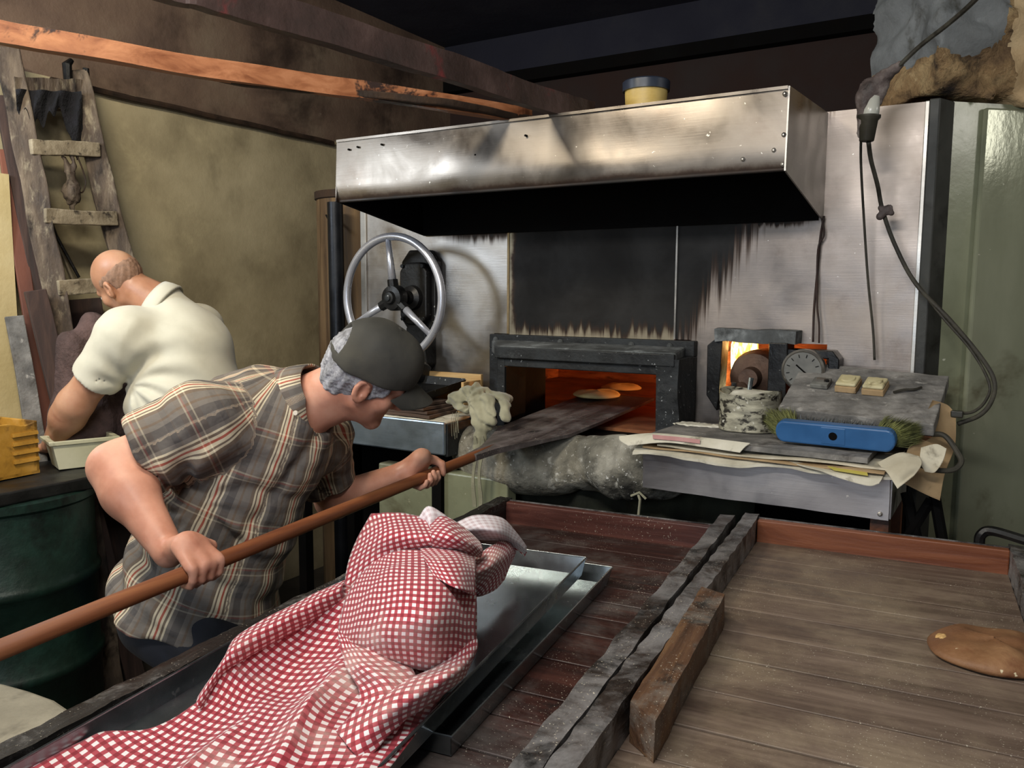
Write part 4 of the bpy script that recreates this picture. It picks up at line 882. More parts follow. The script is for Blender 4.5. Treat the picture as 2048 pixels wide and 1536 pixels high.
# =================================================================== LADDER AND LEANING BOARDS (left wall)
la = empty('step_ladder', (-3.1, 1.75, 0), 'old paint-stained wooden step ladder leaning on the plaster wall', 'ladder')
def L3(x, y, d): return atD(x, y, d)
rail_l = [atX(14, 95, -3.20), atX(66, 360, -3.13), atX(118, 640, -3.06), atX(150, 860, -3.0)]
rail_r = [atX(150, 140, -3.20), atX(196, 330, -3.14), atX(245, 520, -3.08), atX(300, 760, -3.02)]
def ext(pl_): a, b = pl_[-2], pl_[-1]; d = (b-a)/(a[2]-b[2]); return pl_+[b+d*b[2]]
def frail(pts, nm, sd): 
    P = catmull(ext(pts), 8); n = len(P); vs = []
    for i, p in enumerate(P):
        t = nrm(P[min(i+1, n-1)]-P[max(i-1, 0)]); a = nrm(V(.50, .86, 0)-t*np.dot(V(.50, .86, 0), t)); b2 = np.cross(t, a)
        for u, v in ((-.042, -.02), (.042, -.02), (.042, .02), (-.042, .02)): vs.append(p+a*u+b2*v)
    fs = [(i*4+j, i*4+(j+1) % 4, (i+1)*4+(j+1) % 4, (i+1)*4+j) for i in range(n-1) for j in range(4)]+[(3, 2, 1, 0), tuple((n-1)*4+j for j in range(4))]
    link(nm, wobble(vs, .003, 9, sd), fs, 'ladder', la, bevel=.005)
frail(rail_l, 'side_rail', 1); frail(rail_r, 'side_rail', 2)
def interp(pts, y):
    P = catmull(ext(pts), 12); q = [ (768-FPX*((CMN.T @ (p-C0))[1]/-(CMN.T @ (p-C0))[2])) for p in P]
    i = int(np.argmin([abs(k-y) for k in q])); return P[i]
for k, (yl, yr) in enumerate([(292, 305), (428, 440), (572, 575), (735, 730), (900, 890)]):
    a, c = interp(rail_l, yl), interp(rail_r, yr); n_ = nrm(np.cross(c-a, (0, 0, 1))); n_ = n_ if n_ @ (C0-a) > 0 else -n_
    d = c-a; vs, fs = grid_box((0, 0, 0), (1, .05, .055), .05); P = [a+d*x+n_*(y-.01)+V(0, 0, z-.03) for x, y, z in vs]
    link('rung', wobble(np.array(P), .002, 18, k), fs, 'rung', la, bevel=.004)
a, c = interp(rail_l, 175), interp(rail_r, 190); n_ = nrm(C0-a)*V(1, 1, 0); d = c-a
vs, fs = grid_box((0, 0, 0), (1, .03, .11), .03); link('top_board', wobble(np.array([a+d*x+n_*(y)+V(0, 0, z-.06) for x, y, z in vs]), .004, 14, 4), fs, 'ladder', la)
MB().tube([c+V(0, -.05, .0), c+V(0, -.05, .10), c+V(0, -.03, .12)], [.014, .018, .01], 8).tube([c+V(.01, .02, .0), c+V(.01, .02, .10)], [.014, .012], 8).build('hinge', 'black_iron', la)
# sooty rag draped under the top board
vs = []; NX, NZ = 40, 16; rs = np.random.RandomState(3)
a2, c2 = a+n_*.035, c+n_*.035
for j in range(NZ+1):
    for i in range(NX+1):
        s = i/NX; t = j/NZ; dep = .07+.05*math.sin(s*5)**2+.13*math.exp(-((s-.86)/.12)**2)+.02*math.sin(s*37)
        vs.append(lerp(a2, c2, s)+n_*.012*math.sin(s*20+t*4)+V(0, 0, .0-dep*t))
fs = grid_faces(NZ+1, NX+1); k0 = len(vs); vs += [v+n_*.008 for v in vs]; fs += [tuple(i+k0 for i in f[::-1]) for f in grid_faces(NZ+1, NX+1)]
tag(link('sooty_rag', vs, fs, 'cobweb', smooth='all'), 'black sooty rag hanging under the top board of the ladder', 'rag')
g = atX(140, 345, -3.12)
gl = empty('hanging_glove', g, 'dirty glove and wire loop hanging from the ladder rung', 'glove')
vs, fs = surf(uni([ell(g+V(0, 0, -.07), (.03, .035, .045)), cap(g+V(0, 0, -.03), g+V(-.005, -.02, .06), .012, .009), cap(g+V(0, .01, -.03), g+V(0, .015, .07), .011, .009), cap(g+V(0, 0, -.1), g+V(0, .01, -.15), .010, .007)], .015), g-.2, g+.2, .006)
vs = wobble(vs, .006, 30, 3); link('glove', vs, fs, 'ladder', gl, smooth='all')
MB().tube(catmull([g+V(0, .03, .07), g+V(0, .05, .02), g+V(0, .06, -.03), g+V(0, .045, -.07), g+V(0, .02, -.06)], 6), .003, 6).build('wire_loop', 'pipe', gl, smooth=True)
def lean(name, top, bot, wid, thick, m, lab, seed):
    pts = [np.array(top), lerp(np.array(top), np.array(bot), .5), np.array(bot)]; d = nrm(pts[2]-pts[0]); a = nrm(np.cross(d, nrm((1, -.3, 0))))
    vs = []; P = catmull(pts, 8)
    nn_ = np.cross(d, a)
    for p in P:
        for u, v in ((-.5, -.5), (.5, -.5), (.5, .5), (-.5, .5)): vs.append(p+a*u*wid+nn_*v*thick)
    n = len(P); fs = [(i*4+j, i*4+(j+1) % 4, (i+1)*4+(j+1) % 4, (i+1)*4+j) for i in range(n-1) for j in range(4)]+[(3, 2, 1, 0), tuple((n-1)*4+j for j in range(4))]
    return tag(link(name, wobble(vs, .003, 5, seed), fs, m, bevel=.003), lab, 'board')
def fl0(p): p = np.array(p); p[2] = .02; return p
def lean_px(name, a, b, X0, X1, wid, thick, m, lab, seed):
    A = atX(*a, X0); B = atX(*b, X1); dd = (B-A)/(A[2]-B[2]); F_ = B+dd*(B[2]-.03); F_[0] = max(F_[0], -3.24); lean(name, A, F_, wid, thick, m, lab, seed)
lean_px('leaning_board', (44, 375), (120, 760), -3.275, -3.20, .085, .02, 'pink_board', 'pale pinkish board leaning behind the left rail of the ladder', 1)
lean_px('leaning_board', (12, 300), (62, 640), -3.25, -3.17, .05, .02, 'red_board', 'narrow reddish brown board, leftmost of the leaning boards', 2)
lean_px('leaning_board', (2, 190), (112, 760), -3.24, -3.15, .05, .03, 'old_board', 'narrow black-brown batten leaning between ladder and pinkish board', 3)
lean_px('leaning_board', (66, 578), (140, 860), -3.05, -2.98, .07, .03, 'old_board', 'short dark post leaning in front of the ladder with a stubby top', 4)
lean_px('leaning_board', (30, 630), (54, 780), -3.13, -3.09, .06, .02, 'floury_grey', 'grey board leaning low beside the yellow wall corner', 5)
lean_px('leaning_board', (160, 600), (200, 860), -3.25, -3.18, .16, .03, 'old_board', 'wide dark board leaning on the wall behind the old sacks', 6)
tag(MB().tube([atX(82, 385, -3.27), atX(112, 470, -3.25), atX(158, 555, -3.23)], .006, 6).build('thin_rod', 'black_iron', smooth=True), 'thin black rod leaning behind the ladder rungs', 'rod')
tag(MB().tube([atX(95, 440, -3.28), atX(130, 520, -3.27), atX(150, 570, -3.25)], .006, 6).build('thin_stick', 'rung', smooth=True), 'thin pale stick leaning beside the thin black rod', 'stick')
sc_ = atD(195, 790, 3.12)
def f_sack(P): return (uni([ell(sc_+V(0, 0, .1), (.08, .13, .22)), ell(sc_+V(.02, .10, -.12), (.09, .15, .26)), ell(sc_+V(0, -.06, -.15), (.08, .12, .25))], .05)(P)+.012*ripple(P, 6, 16))*.8
vs, fs = surf(f_sack, sc_-V(.35, .4, .6), sc_+V(.4, .5, .5), .014)
vs = vs[:]; tag(link('cloth_heap', vs, fs, 'sack', smooth='all'), 'crumpled old brown sacks hanging against the leaning boards', 'sack')

# =================================================================== DRUM, BLACK TABLE TOP, CRATE, TUB
dr = empty('steel_drum', (-2.88, 1.42, 0), 'dark green steel drum under the black table top', 'drum')
MB().lathe((-2.90, 1.43, 0), [(.285, 0), (.295, .01), (.295, .03), (.285, .04), (.285, .28), (.293, .29), (.298, .305), (.293, .32), (.285, .33), (.285, .57), (.293, .58), (.298, .595), (.293, .61), (.285, .62), (.285, .85), (.295, .86), (.295, .885), (.28, .89)], 56).build('body', 'drum', dr, smooth=True)
vs, fs = grid_box((-3.11, .86, .888), (-2.63, 1.745, .932), .06)
tag(link('black_table_top', wobble(vs, .004, 6, 3), fs, 'black_top', bevel=.006), 'black greasy board laid over the green drum', 'table top')
# yellow crate: slatted with a wavy top edge
cr = empty('plastic_crate', (-2.87, 1.16, .932), 'old yellow-orange plastic crate on the black board', 'crate')
ca, cb_ = atZ(80, 945, .935), atZ(-120, 985, .935)
cd_ = nrm(cb_-ca); cn = nrm(V(cd_[1], -cd_[0], 0)); cn = cn if cn[0] < 0 else -cn
def cq(s, o, z): return ca+cd_*s+cn*o+V(0, 0, z)
b = MB(); H = .18
for k, (sa, sb, oa, ob) in enumerate([(0, .36, 0, .012), (0, .36, .24, .252), (0, .012, 0, .25), (.348, .36, 0, .25)]):
    b = MB(); N_ = 18
    if k < 2:
        vs = []
        for i in range(N_+1):
            s = sa+(sb-sa)*i/N_; hh = H-.012*math.sin(min(1, s/.09)*math.pi)*(1 if s < .09 else 0)
            for o, z in ((oa, 0), (ob, 0), (ob, hh), (oa, hh)): vs.append(cq(s, o, z))
    else:
        vs = []
        for i in range(N_+1):
            o = oa+(ob-oa)*i/N_
            for s, z in ((sa, 0), (sb, 0), (sb, H), (sa, H)): vs.append(cq(s, o, z))
    fs = [(i*4+j, i*4+(j+1) % 4, (i+1)*4+(j+1) % 4, (i+1)*4+j) for i in range(N_) for j in range(4)]+[(3, 2, 1, 0), tuple(N_*4+j for j in range(4))]
    link('side_wall', vs, fs, 'crate', cr, bevel=.002)
for z in (.045, .075, .105, .135):
    b = MB(); b.hexa([cq(0.002, -.008, z), cq(.09, -.008, z), cq(.09, 0, z), cq(0.002, 0, z), cq(0.002, -.005, z+.012), cq(.09, -.005, z+.012), cq(.09, 0, z+.012), cq(0.002, 0, z+.012)]).build('rib', 'crate', cr)
MB().hexa([cq(0, 0, 0), cq(.36, 0, 0), cq(.36, .25, 0), cq(0, .25, 0), cq(0, 0, .01), cq(.36, 0, .01), cq(.36, .25, .01), cq(0, .25, .01)]).build('floor_panel', 'crate', cr)
# white tub
ta, tb = atZ(118, 940, .935), atZ(222, 928, .935)
td = nrm(tb-ta); tn = V(-td[1], td[0], 0); tn = tn if tn[0] < 0 else -tn; tw = np.linalg.norm(tb-ta)
tu = empty('plastic_tub', (ta+tb)/2+tn*.07, 'cream white plastic tub on the black board', 'tub')
def tq(s, o, z): return ta+td*s+tn*o+V(0, 0, z)
def ring(e, z): return [tq(-e, -e*.7, z), tq(tw+e, -e*.7, z), tq(tw+e, .12+e, z), tq(-e, .12+e, z)]
vs = ring(0, 0)+ring(.018, .092)+ring(.014, .092)+ring(-.003, .006)
fs = [(0, 1, 5, 4), (1, 2, 6, 5), (2, 3, 7, 6), (3, 0, 4, 7), (4, 5, 9, 8), (5, 6, 10, 9), (6, 7, 11, 10), (7, 4, 8, 11), (8, 9, 13, 12), (9, 10, 14, 13), (10, 11, 15, 14), (11, 8, 12, 15), (12, 13, 14, 15), (3, 2, 1, 0)]
link('body', vs, fs, 'tub', tu, bevel=.004)
vs = ring(.028, .088)+ring(.030, .102)+ring(.012, .102)+ring(.014, .088); fs = []
for r_ in range(4):
    for k in range(4): fs.append((r_*4+k, r_*4+(k+1) % 4, ((r_+1) % 4)*4+(k+1) % 4, ((r_+1) % 4)*4+k))
link('rim', vs, fs, 'tub', tu, bevel=.002)
# pale concrete block at the bottom left
pz = .45; poly = [atZ(-60, 1352, pz), atZ(10, 1366, pz), atZ(60, 1380, pz), atZ(110, 1398, pz), atZ(150, 1425, pz), atZ(160, 1480, pz), atZ(40, 1560, pz), atZ(-100, 1560, pz)]
b = MB().prism([V(p[0], p[1], 0) for p in poly], (0, 0, pz)); tag(b.build('concrete_block', 'concrete', bevel=.012), 'pale stained concrete block standing low before the green drum', 'block')

# =================================================================== ON THE LEFT COUNTER
ct = 1.106
vs, fs = grid_box((-2.36, 2.27, ct), (-1.66, 2.5, ct+.008), .03); vs = wobble(vs, .0022, 16, 2)
tag(link('folded_cloth', vs, fs, 'sack_white', smooth='all'), 'pale folded cloth under the stack of dark slats', 'cloth')
zz = ct+.010
for k in range(4):
    x0, x1 = -2.30+.01*k, -1.735-.012*k; vs, fs = grid_box((x0, 2.285+.006*(k % 2), zz), (x1, 2.46, zz+.0105), .05)
    tag(link('slat', wobble(vs, .0012, 12, 30+k), fs, 'slats', bevel=.001), ['lowest dark wooden slat in the stack on the left counter', 'second dark wooden slat up in the stack on the left counter', 'third dark wooden slat up in the stack on the left counter', 'topmost dark wooden slat in the stack on the left counter'][k], 'slat', 'dark slats stacked on the left counter'); zz += .0125
bt = empty('black_baking_tray', (-1.95, 2.42, zz), 'black baking tray tilted on the stack of dark slats', 'tray')
qa = [atY(815, 815, 2.34), atY(905, 795, 2.34), atY(960, 752, 2.50), atY(840, 752, 2.55)]
q0 = V(-2.12, 2.30, zz+.002); 
A_, B_, C_, D_ = V(-2.18, 2.32, zz+.004), V(-1.80, 2.33, zz+.004), V(-1.78, 2.56, zz+.035), V(-2.16, 2.58, zz+.035)
MB().slab([A_, B_, C_, D_], .004).build('base', 'black_iron', bt)
for i, (p, q) in enumerate([(A_, B_), (B_, C_), (C_, D_), (D_, A_)]):
    o = nrm((p+q)/2-(A_+C_)/2)*.012; MB().hexa([p, q, q+o*.2, p+o*.2, p+o+V(0, 0, .028), q+o+V(0, 0, .028), q+o*1.2+V(0, 0, .028), p+o*1.2+V(0, 0, .028)]).build('wall', 'black_iron', bt)
wb = empty('wooden_box_tray', (-1.90, 2.6, ct), 'light pine box tray with a burnt mark behind the black baking tray', 'box')
MB().mm((-2.10, 2.615, ct), (-1.735, 2.63, 1.245)).build('back_board', 'pine', wb, bevel=.002)
MB().mm((-1.748, 2.50, ct), (-1.736, 2.614, 1.225)).build('end_board', 'pine', wb, bevel=.002)
MB().mm((-2.10, 2.50, ct), (-1.75, 2.612, ct+.01)).build('bottom_board', 'pine', wb)
# khaki rag
rg = atY(955, 800, 2.36)
def f_rag(P):
    pr = [cap(atY(900, 800, 2.34), atY(950, 785, 2.36), .020, .030), cap(atY(950, 785, 2.36), atY(1012, 800, 2.40), .030, .022), cap(atY(905, 800, 2.33), atY(930, 820, 2.31), .018, .016), cap(atY(1005, 795, 2.38), atY(1010, 838, 2.30), .02, .010),
          cap(atY(950, 800, 2.33), atY(962, 850, 2.29), .030, .022), cap(atY(975, 800, 2.33), atY(985, 840, 2.29), .024, .018), cap(atY(962, 850, 2.29), atY(956, 895, 2.25), .022, .017)]
    d = uni(pr, .015)(P); q = P-rg; ang = np.arctan2(q[:, 2], q[:, 0]); rr = np.hypot(q[:, 2], q[:, 0])
    return (d+.0045*np.sin(ang*9+rr*40)+.0045*ripple(P, 12, 42))*.7
vs, fs = surf(f_rag, rg-V(.2, .2, .2), rg+V(.2, .2, .14), .005)
ra = empty('khaki_rag', rg-V(0, 0, .05), 'crumpled khaki rag on the counter corner with long strips hanging down', 'rag')
link('bunched_cloth', vs, fs, 'rag', ra, smooth='all')
for k, (x0, x1, wdt) in enumerate([(949, 947, .013), (963, 958, .013)]):
    vs = []; N_ = 26
    for i in range(N_+1):
        t = i/N_; px = x0+(x1-x0)*t+2*math.sin(t*7+k); py = 872+t*142; c = atY(px, py, 2.235-.0*t); w_ = wdt*(1 if t > .1 else .6+4*t)
        for sx, yy in ((-.5, 0), (.5, .004*math.sin(t*9)), (.5, .003+.004*math.sin(t*9)), (-.5, .003)): vs.append(c+V(sx*w_, yy, 0))
    fs = [(i*4+j, i*4+(j+1) % 4, (i+1)*4+(j+1) % 4, (i+1)*4+j) for i in range(N_) for j in range(4)]+[(3, 2, 1, 0), tuple(N_*4+j for j in range(4))]
    link('hanging_strip', vs, fs, 'rag', ra)
b = MB()
for k in range(7):
    p = atY(905+rs.rand()*14, 822+rs.rand()*8, 2.25); b.tube([p, p+V(-.006*rs.rand(), -.004, -.03), p+V(-.012*rs.rand(), 0, -.06-.03*rs.rand())], .0009, 4)
b.build('frayed_thread', 'rag', ra); ra.children[-1]['kind'] = 'stuff'

# =================================================================== ON THE RIGHT COUNTER
rt = 1.1
def sheet(name, x0, x1, y0_, y1_, z, th, m, lab, cat, amp=.002, seed=0, rot=0, curl=None, **kw):
    vs, fs = grid_box((x0, y0_, z), (x1, y1_, z+th), .022); c = V((x0+x1)/2, (y0_+y1_)/2, 0); vs = (vs-c) @ rotz(R(rot)).T+c
    d = wobble(vs, amp, 11, seed)-vs; vs[:, 2] += d[:, 2]; vs[:, 1] += d[:, 1]*2
    if curl: vs[:, 2] -= curl*np.clip((2.235-vs[:, 1])/.06, 0, 1)**1.5
    return tag(link(name, vs, fs, m, smooth=False, **kw), lab, cat)
sheet('flour_sack', -.93, -.24, 2.195, 2.50, rt+.001, .007, 'sack_white', 'empty white flour sack at the bottom of the pile on the right counter', 'sack', .004, 3, 1.5, .02)
sheet('cardboard_sheet', -.90, -.255, 2.20, 2.52, rt+.011, .005, 'cardboard', 'lower brown cardboard sheet in the pile on the right counter', 'cardboard', .0015, 5, -1)
sheet('cardboard_sheet', -.86, -.245, 2.205, 2.52, rt+.019, .005, 'paper', 'upper pale cardboard sheet in the pile on the right counter', 'cardboard', .002, 6, .5)
sheet('floury_board', -.905, -.30, 2.225, 2.56, rt+.029, .014, 'floury_grey', 'grey floury board on top of the cardboard pile beside the tin can', 'board', .0012, 7, -.5)
# paper with yellow print sagging in front
yp = empty('paper_bag', atY(1690, 950, 2.2), 'paper bag with yellow print sticking out of the pile', 'paper bag')
def ribbon(pts, m, nm, par, th=.002):
    G = patch(pts, 6, 6); h, w_ = G.shape[:2]; v = G.reshape(-1, 3); fs = grid_faces(h, w_); k = len(v); v2 = v+V(0, .0, -th); fs2 = [tuple(i+k for i in f[::-1]) for f in fs]
    edge = [j for j in range(w_)]+[i*w_+w_-1 for i in range(1, h)]+[(h-1)*w_+j for j in range(w_-2, -1, -1)]+[i*w_ for i in range(h-2, 0, -1)]
    side_ = [(edge[i], edge[(i+1) % len(edge)], edge[(i+1) % len(edge)]+k, edge[i]+k) for i in range(len(edge))]
    return link(nm, np.concatenate([v, v2]), fs+fs2+side_, m, par, smooth=True)
ribbon([[atY(1560, 915, 2.24), atY(1650, 928, 2.24), atY(1740, 940, 2.24), atY(1768, 944, 2.24)], [atY(1600, 930, 2.19), atY(1660, 942, 2.185), atY(1735, 955, 2.185), atY(1765, 955, 2.19)], [atY(1640, 940, 2.175), atY(1680, 955, 2.17), atY(1735, 970, 2.17), atY(1758, 966, 2.175)]], 'sack_white', 'bag_paper', yp)
ribbon([[atY(1655, 932, 2.197), atY(1700, 939, 2.194), atY(1734, 944, 2.194)], [atY(1668, 940, 2.180), atY(1705, 946, 2.179), atY(1736, 951, 2.179)]], 'yellow_print', 'yellow_print', yp, .001)
rp_ = empty('flour_bag', atY(1280, 875, 2.2), 'white flour bag with pink print lying at the left end of the pile', 'bag')
ribbon([[atY(1238, 872, 2.212), atY(1310, 866, 2.216), atY(1400, 874, 2.216), atY(1500, 886, 2.216)], [atY(1240, 880, 2.20), atY(1320, 870, 2.205), atY(1400, 880, 2.205), atY(1490, 893, 2.205)], [atY(1256, 890, 2.185), atY(1330, 884, 2.19), atY(1400, 892, 2.19), atY(1480, 904, 2.19)]], 'sack_white', 'bag_paper', rp_)
ribbon([[atY(1305, 869, 2.198), atY(1360, 874, 2.198), atY(1400, 879, 2.198)], [atY(1306, 877, 2.190), atY(1360, 882, 2.190), atY(1400, 887, 2.190)]], 'red_print', 'pink_print', rp_, .001)
pf = empty('paper_flap', atY(1810, 960, 2.18), 'creased cream paper corner drooping at the counter end', 'paper')
ribbon([[atY(1755, 925, 2.24), atY(1800, 905, 2.26), atY(1838, 912, 2.26)], [atY(1775, 945, 2.20), atY(1810, 935, 2.20), atY(1843, 928, 2.22)], [atY(1790, 968, 2.185), atY(1800, 966, 2.185), atY(1830, 948, 2.2)], [atY(1795, 976, 2.18), atY(1800, 972, 2.18), atY(1822, 955, 2.19)]], 'paper', 'sheet', pf)

cz = rt+.0445; cc = atZ(1497, 858, cz)
cn_ = empty('tin_can', (cc[0], cc[1], cz), 'battered floury tin can full of flour with a spoon handle', 'can')
def canprof(rr): return rr
b = MB(); seg = 40; vs = []; hs = [(0, .086), (.003, .088)]+[(.008+.006*k, .086+(.0015 if k % 2 else 0)) for k in range(14)]+[(.100, .088), (.118, .088)]
for z, r_ in hs:
    for k in range(seg):
        a = 2*math.pi*k/seg; dr_ = .003*math.sin(2*a+1)+.002*math.sin(5*a); zz_ = z+(.006*math.sin(2*a+2.2) if z > .1 else 0); vs.append((cc[0]+(r_+dr_)*math.cos(a), cc[1]+(r_+dr_)*math.sin(a), cz+zz_))
n_o = len(hs)
for z, r_ in [(.117, .085), (.06, .083), (.003, .083)]:
    for k in range(seg):
        a = 2*math.pi*k/seg; dr_ = .003*math.sin(2*a+1); zz_ = z+(.006*math.sin(2*a+2.2) if z > .1 else 0); vs.append((cc[0]+(r_+dr_)*math.cos(a), cc[1]+(r_+dr_)*math.sin(a), cz+zz_))
tot = n_o+3; fs = [(i*seg+k, i*seg+(k+1) % seg, (i+1)*seg+(k+1) % seg, (i+1)*seg+k) for i in range(tot-1) for k in range(seg)]+[tuple(range(seg))[::-1], tuple((tot-1)*seg+k for k in range(seg))]
link('shell', vs, fs, 'can', cn_, smooth=True)
vs, fs = surf(lambda P: (smax(sd_ell(P, (cc[0]-.01, cc[1]+.01, cz+.06), (.09, .085, .058)), np.hypot(P[:, 0]-cc[0], P[:, 1]-cc[1])-.080, .005)+.002*ripple(P, 9, 60))*.8, (cc[0]-.1, cc[1]-.1, cz), (cc[0]+.1, cc[1]+.1, cz+.14), .006)
tag(link('flour_heap', vs, fs, 'flour', cn_, smooth='all'), 'white flour heaped in the can')
MB().tube([(cc[0]-.005, cc[1], cz+.09), (cc[0]-.004, cc[1]+.01, cz+.12), (cc[0]-.002, cc[1]+.018, cz+.155)], [.008, .007, .008], 8).build('spoon_handle', 'galv', cn_, smooth=True)
wk = atZ(1385, 828, rt+.045)
tag(MB().box(wk+V(0, .03, .014), (.10, .05, .028), rotz(R(-8))).build('wood_offcut', 'pine', bevel=.002), 'small pale wood offcut beside the oven frame on the right counter', 'wood offcut')
br_ = atZ(1437, 838, rt+.045); vz = empty('valve', br_+V(0, .03, 0), 'small dull brass valve standing left of the tin can', 'valve')
MB().lathe(br_+V(0, .05, 0), [(.012, 0), (.014, .01), (.010, .014), (.010, .045)], 16).build('stem', 'black_iron', vz, smooth=True)
MB().lathe(br_+V(0, .05, .045), [(.022, 0), (.030, .003), (.030, .012), (.020, .016)], 20).build('cap', 'brass', vz, smooth=True)
# broom head
fp_ = atZ(1392, 850, rt+.044)
vs, fs = surf(lambda P: (sd_ell(P, fp_, (.075, .03, .005))+.0022*ripple(P, 77, 90))*.7, fp_-V(.1, .05, .01), fp_+V(.1, .05, .012), .0035)
tag(link('flour_spill', vs, fs, 'flour', smooth='all'), 'thin white flour spill on the grey board left of the can', 'flour', kind='stuff')
z0 = rt+.045
bA, bB = atY(1556, 862, 2.285), atY(1784, 884, 2.27); bd = nrm(bB-bA); bu = nrm(V(0, -.15, 1)-bd*np.dot(bd, V(0, -.15, 1))); bnn = np.cross(bd, bu); bnn = bnn if bnn[1] < 0 else -bnn
bm = empty('broom_head', (bA+bB)/2-V(0, 0, .03), 'bright blue plastic broom head with yellow-green bristles', 'broom')
Lb = np.linalg.norm(bB-bA); b = MB(); poly = []
for a in np.linspace(-90, 90, 9): poly.append(bB-bd*.014+bd*.022*math.cos(R(a))+bu*.030*math.sin(R(a)))
for a in np.linspace(90, 270, 9): poly.append(bA+bd*.014+bd*.022*math.cos(R(a))+bu*.030*math.sin(R(a)))
blk = b.prism(poly, -bnn*.032).build('block', 'blue', bm, bevel=.005)
mc = (bA+bB)/2; MB().prism([mc+bd*x+bu*z+bnn*.001 for x, z in ((-.032, -.024), (.032, -.024), (.032, .024), (-.032, .024))], -bnn*.02).build('socket_plate', 'blue', blk, bevel=.003)
MB().lathe(mc+bnn*.0015, [(.011, 0), (.010, -.004)], 20, bnn).build('handle_hole', 'soot', blk)
def bristles(nm, n, s0, s1, m, ln, spl):
    b = MB(); rs = np.random.RandomState(5)
    for i in range(n):
        s = s0+(s1-s0)*rs.rand(); v = (rs.rand()-.5)*.042; p = bA+bd*s*Lb+bu*v-bnn*.03; e = (s-.5)*2
        d = nrm(-bnn+bd*(e*abs(e)*spl+.35*rs.randn()*.5)+bu*(.35+.35*rs.randn()*.6)); q = p+d*ln*(.7+.5*rs.rand()); w_ = nrm(np.cross(d, rs.randn(3)))*.0009; md = (p+q)/2+bu*.004*rs.randn()
        q[2] = max(q[2], z0+.001); md[2] = max(md[2], z0+.001)
        b.add([p-w_, p+w_, md+w_, md-w_, q], [(0, 1, 2, 3), (3, 2, 4)])
    o = b.build(nm, m, bm); o['kind'] = 'stuff'; return o
bristles('bristles', 3200, -.04, .14, 'bristle', .06, 1.1); bristles('bristles', 3200, .84, 1.05, 'bristle', .06, 1.1); bristles('worn_bristles', 2400, .14, .84, 'bristle_grey', .034, .4)
# slanted switch box
sA, sB, sC, sD = atY(1556, 815, 2.37), atY(1868, 850, 2.33), atY(1898, 752, 2.62), atY(1608, 724, 2.66)
sl = empty('slanted_box', (sA+sC)/2-V(0, 0, .1), 'floury grey slanted box lid carrying old electrical fittings', 'box')
sn = nrm(np.cross(sB-sA, sD-sA)); b = MB()
G = []; NN = 16
for j in range(NN+1):
    for i in range(NN+1): G.append(lerp(lerp(sA, sB, i/NN), lerp(sD, sC, i/NN), j/NN)+sn*.0015*math.sin(i*1.7+j*2.3))
fs = grid_faces(NN+1, NN+1); k0 = len(G); G2 = [g_-sn*.035 for g_ in G]; e_ = list(range(NN+1))+[i*(NN+1)+NN for i in range(1, NN+1)]+[NN*(NN+1)+j for j in range(NN-1, -1, -1)]+[i*(NN+1) for i in range(NN-1, 0, -1)]
fs = fs+[tuple(i+k0 for i in f[::-1]) for f in fs]+[(e_[i], e_[i]+k0, e_[(i+1) % len(e_)]+k0, e_[(i+1) % len(e_)]) for i in range(len(e_))]
link('lid', G+G2, fs, 'floury_grey', sl, bevel=.003)
bx0 = [lerp(sA, sB, .06), lerp(sA, sB, .99), lerp(sD, sC, .97), lerp(sD, sC, .03)]; top_ = [p-sn*.037 for p in bx0]; bot_ = [V(lerp(sA, sB, t)[0], y, z0) for t, y in ((.1, 2.43), (.93, 2.42))]
bot_ = [V(top_[0][0]+.03, 2.44, z0), V(top_[1][0]-.05, 2.42, z0), V(top_[2][0]-.03, top_[2][1]-.03, z0), V(top_[3][0]+.01, top_[3][1]-.03, z0)]
MB().hexa(bot_+top_).build('box_body', 'brown_box', sl, bevel=.003)
def onlid(u, v): return lerp(lerp(sA, sB, u), lerp(sD, sC, u), v)
le1 = nrm(sB-sA); le2 = np.cross(sn, le1); LR = np.stack([le1, le2, sn], 1)
sf = empty('wall_socket', onlid(.42, .52)+sn*.003, 'cream double socket in its box on the floury slanted lid', 'socket')
for k, u in enumerate((.40, .58)):
    c = onlid(u, .52); MB().box(c+sn*.011, (.058, .066, .018), LR).build('mounting_box', 'cardboard', sf, bevel=.002)
    fpl = MB().box(c+sn*.0255, (.055, .060, .010), LR).build('face_plate', 'cream', sf, bevel=.004)
    MB().lathe(c+sn*.031, [(.020, 0), (.019, .004), (.012, .0045)], 20, sn).build('socket_disc', 'cream', fpl, smooth=True)
sg = empty('bare_socket', onlid(.20, .52)+sn*.003, 'stripped metal socket mechanism left of the cream sockets', 'socket')
c = onlid(.21, .52); MB().box(c+sn*.009, (.05, .05, .014), LR).build('frame', 'dial', sg, bevel=.003); MB().box(c+sn*.020, (.022, .014, .008), LR).build('terminal', 'steel', sg); MB().lathe(c+sn*.016+le1*.018, [(.006, 0), (.005, .006)], 8, sn).build('screw', 'black_iron', sg)
tag(MB().tube(catmull([onlid(.70, .50)+sn*.006, onlid(.76, .56)+sn*.008, onlid(.82, .60)+sn*.006, onlid(.86, .66)+sn*.006], 5), .0035, 6).build('wire_scrap', 'cable', smooth=True), 'short twisted wire scrap right of the cream sockets', 'wire')
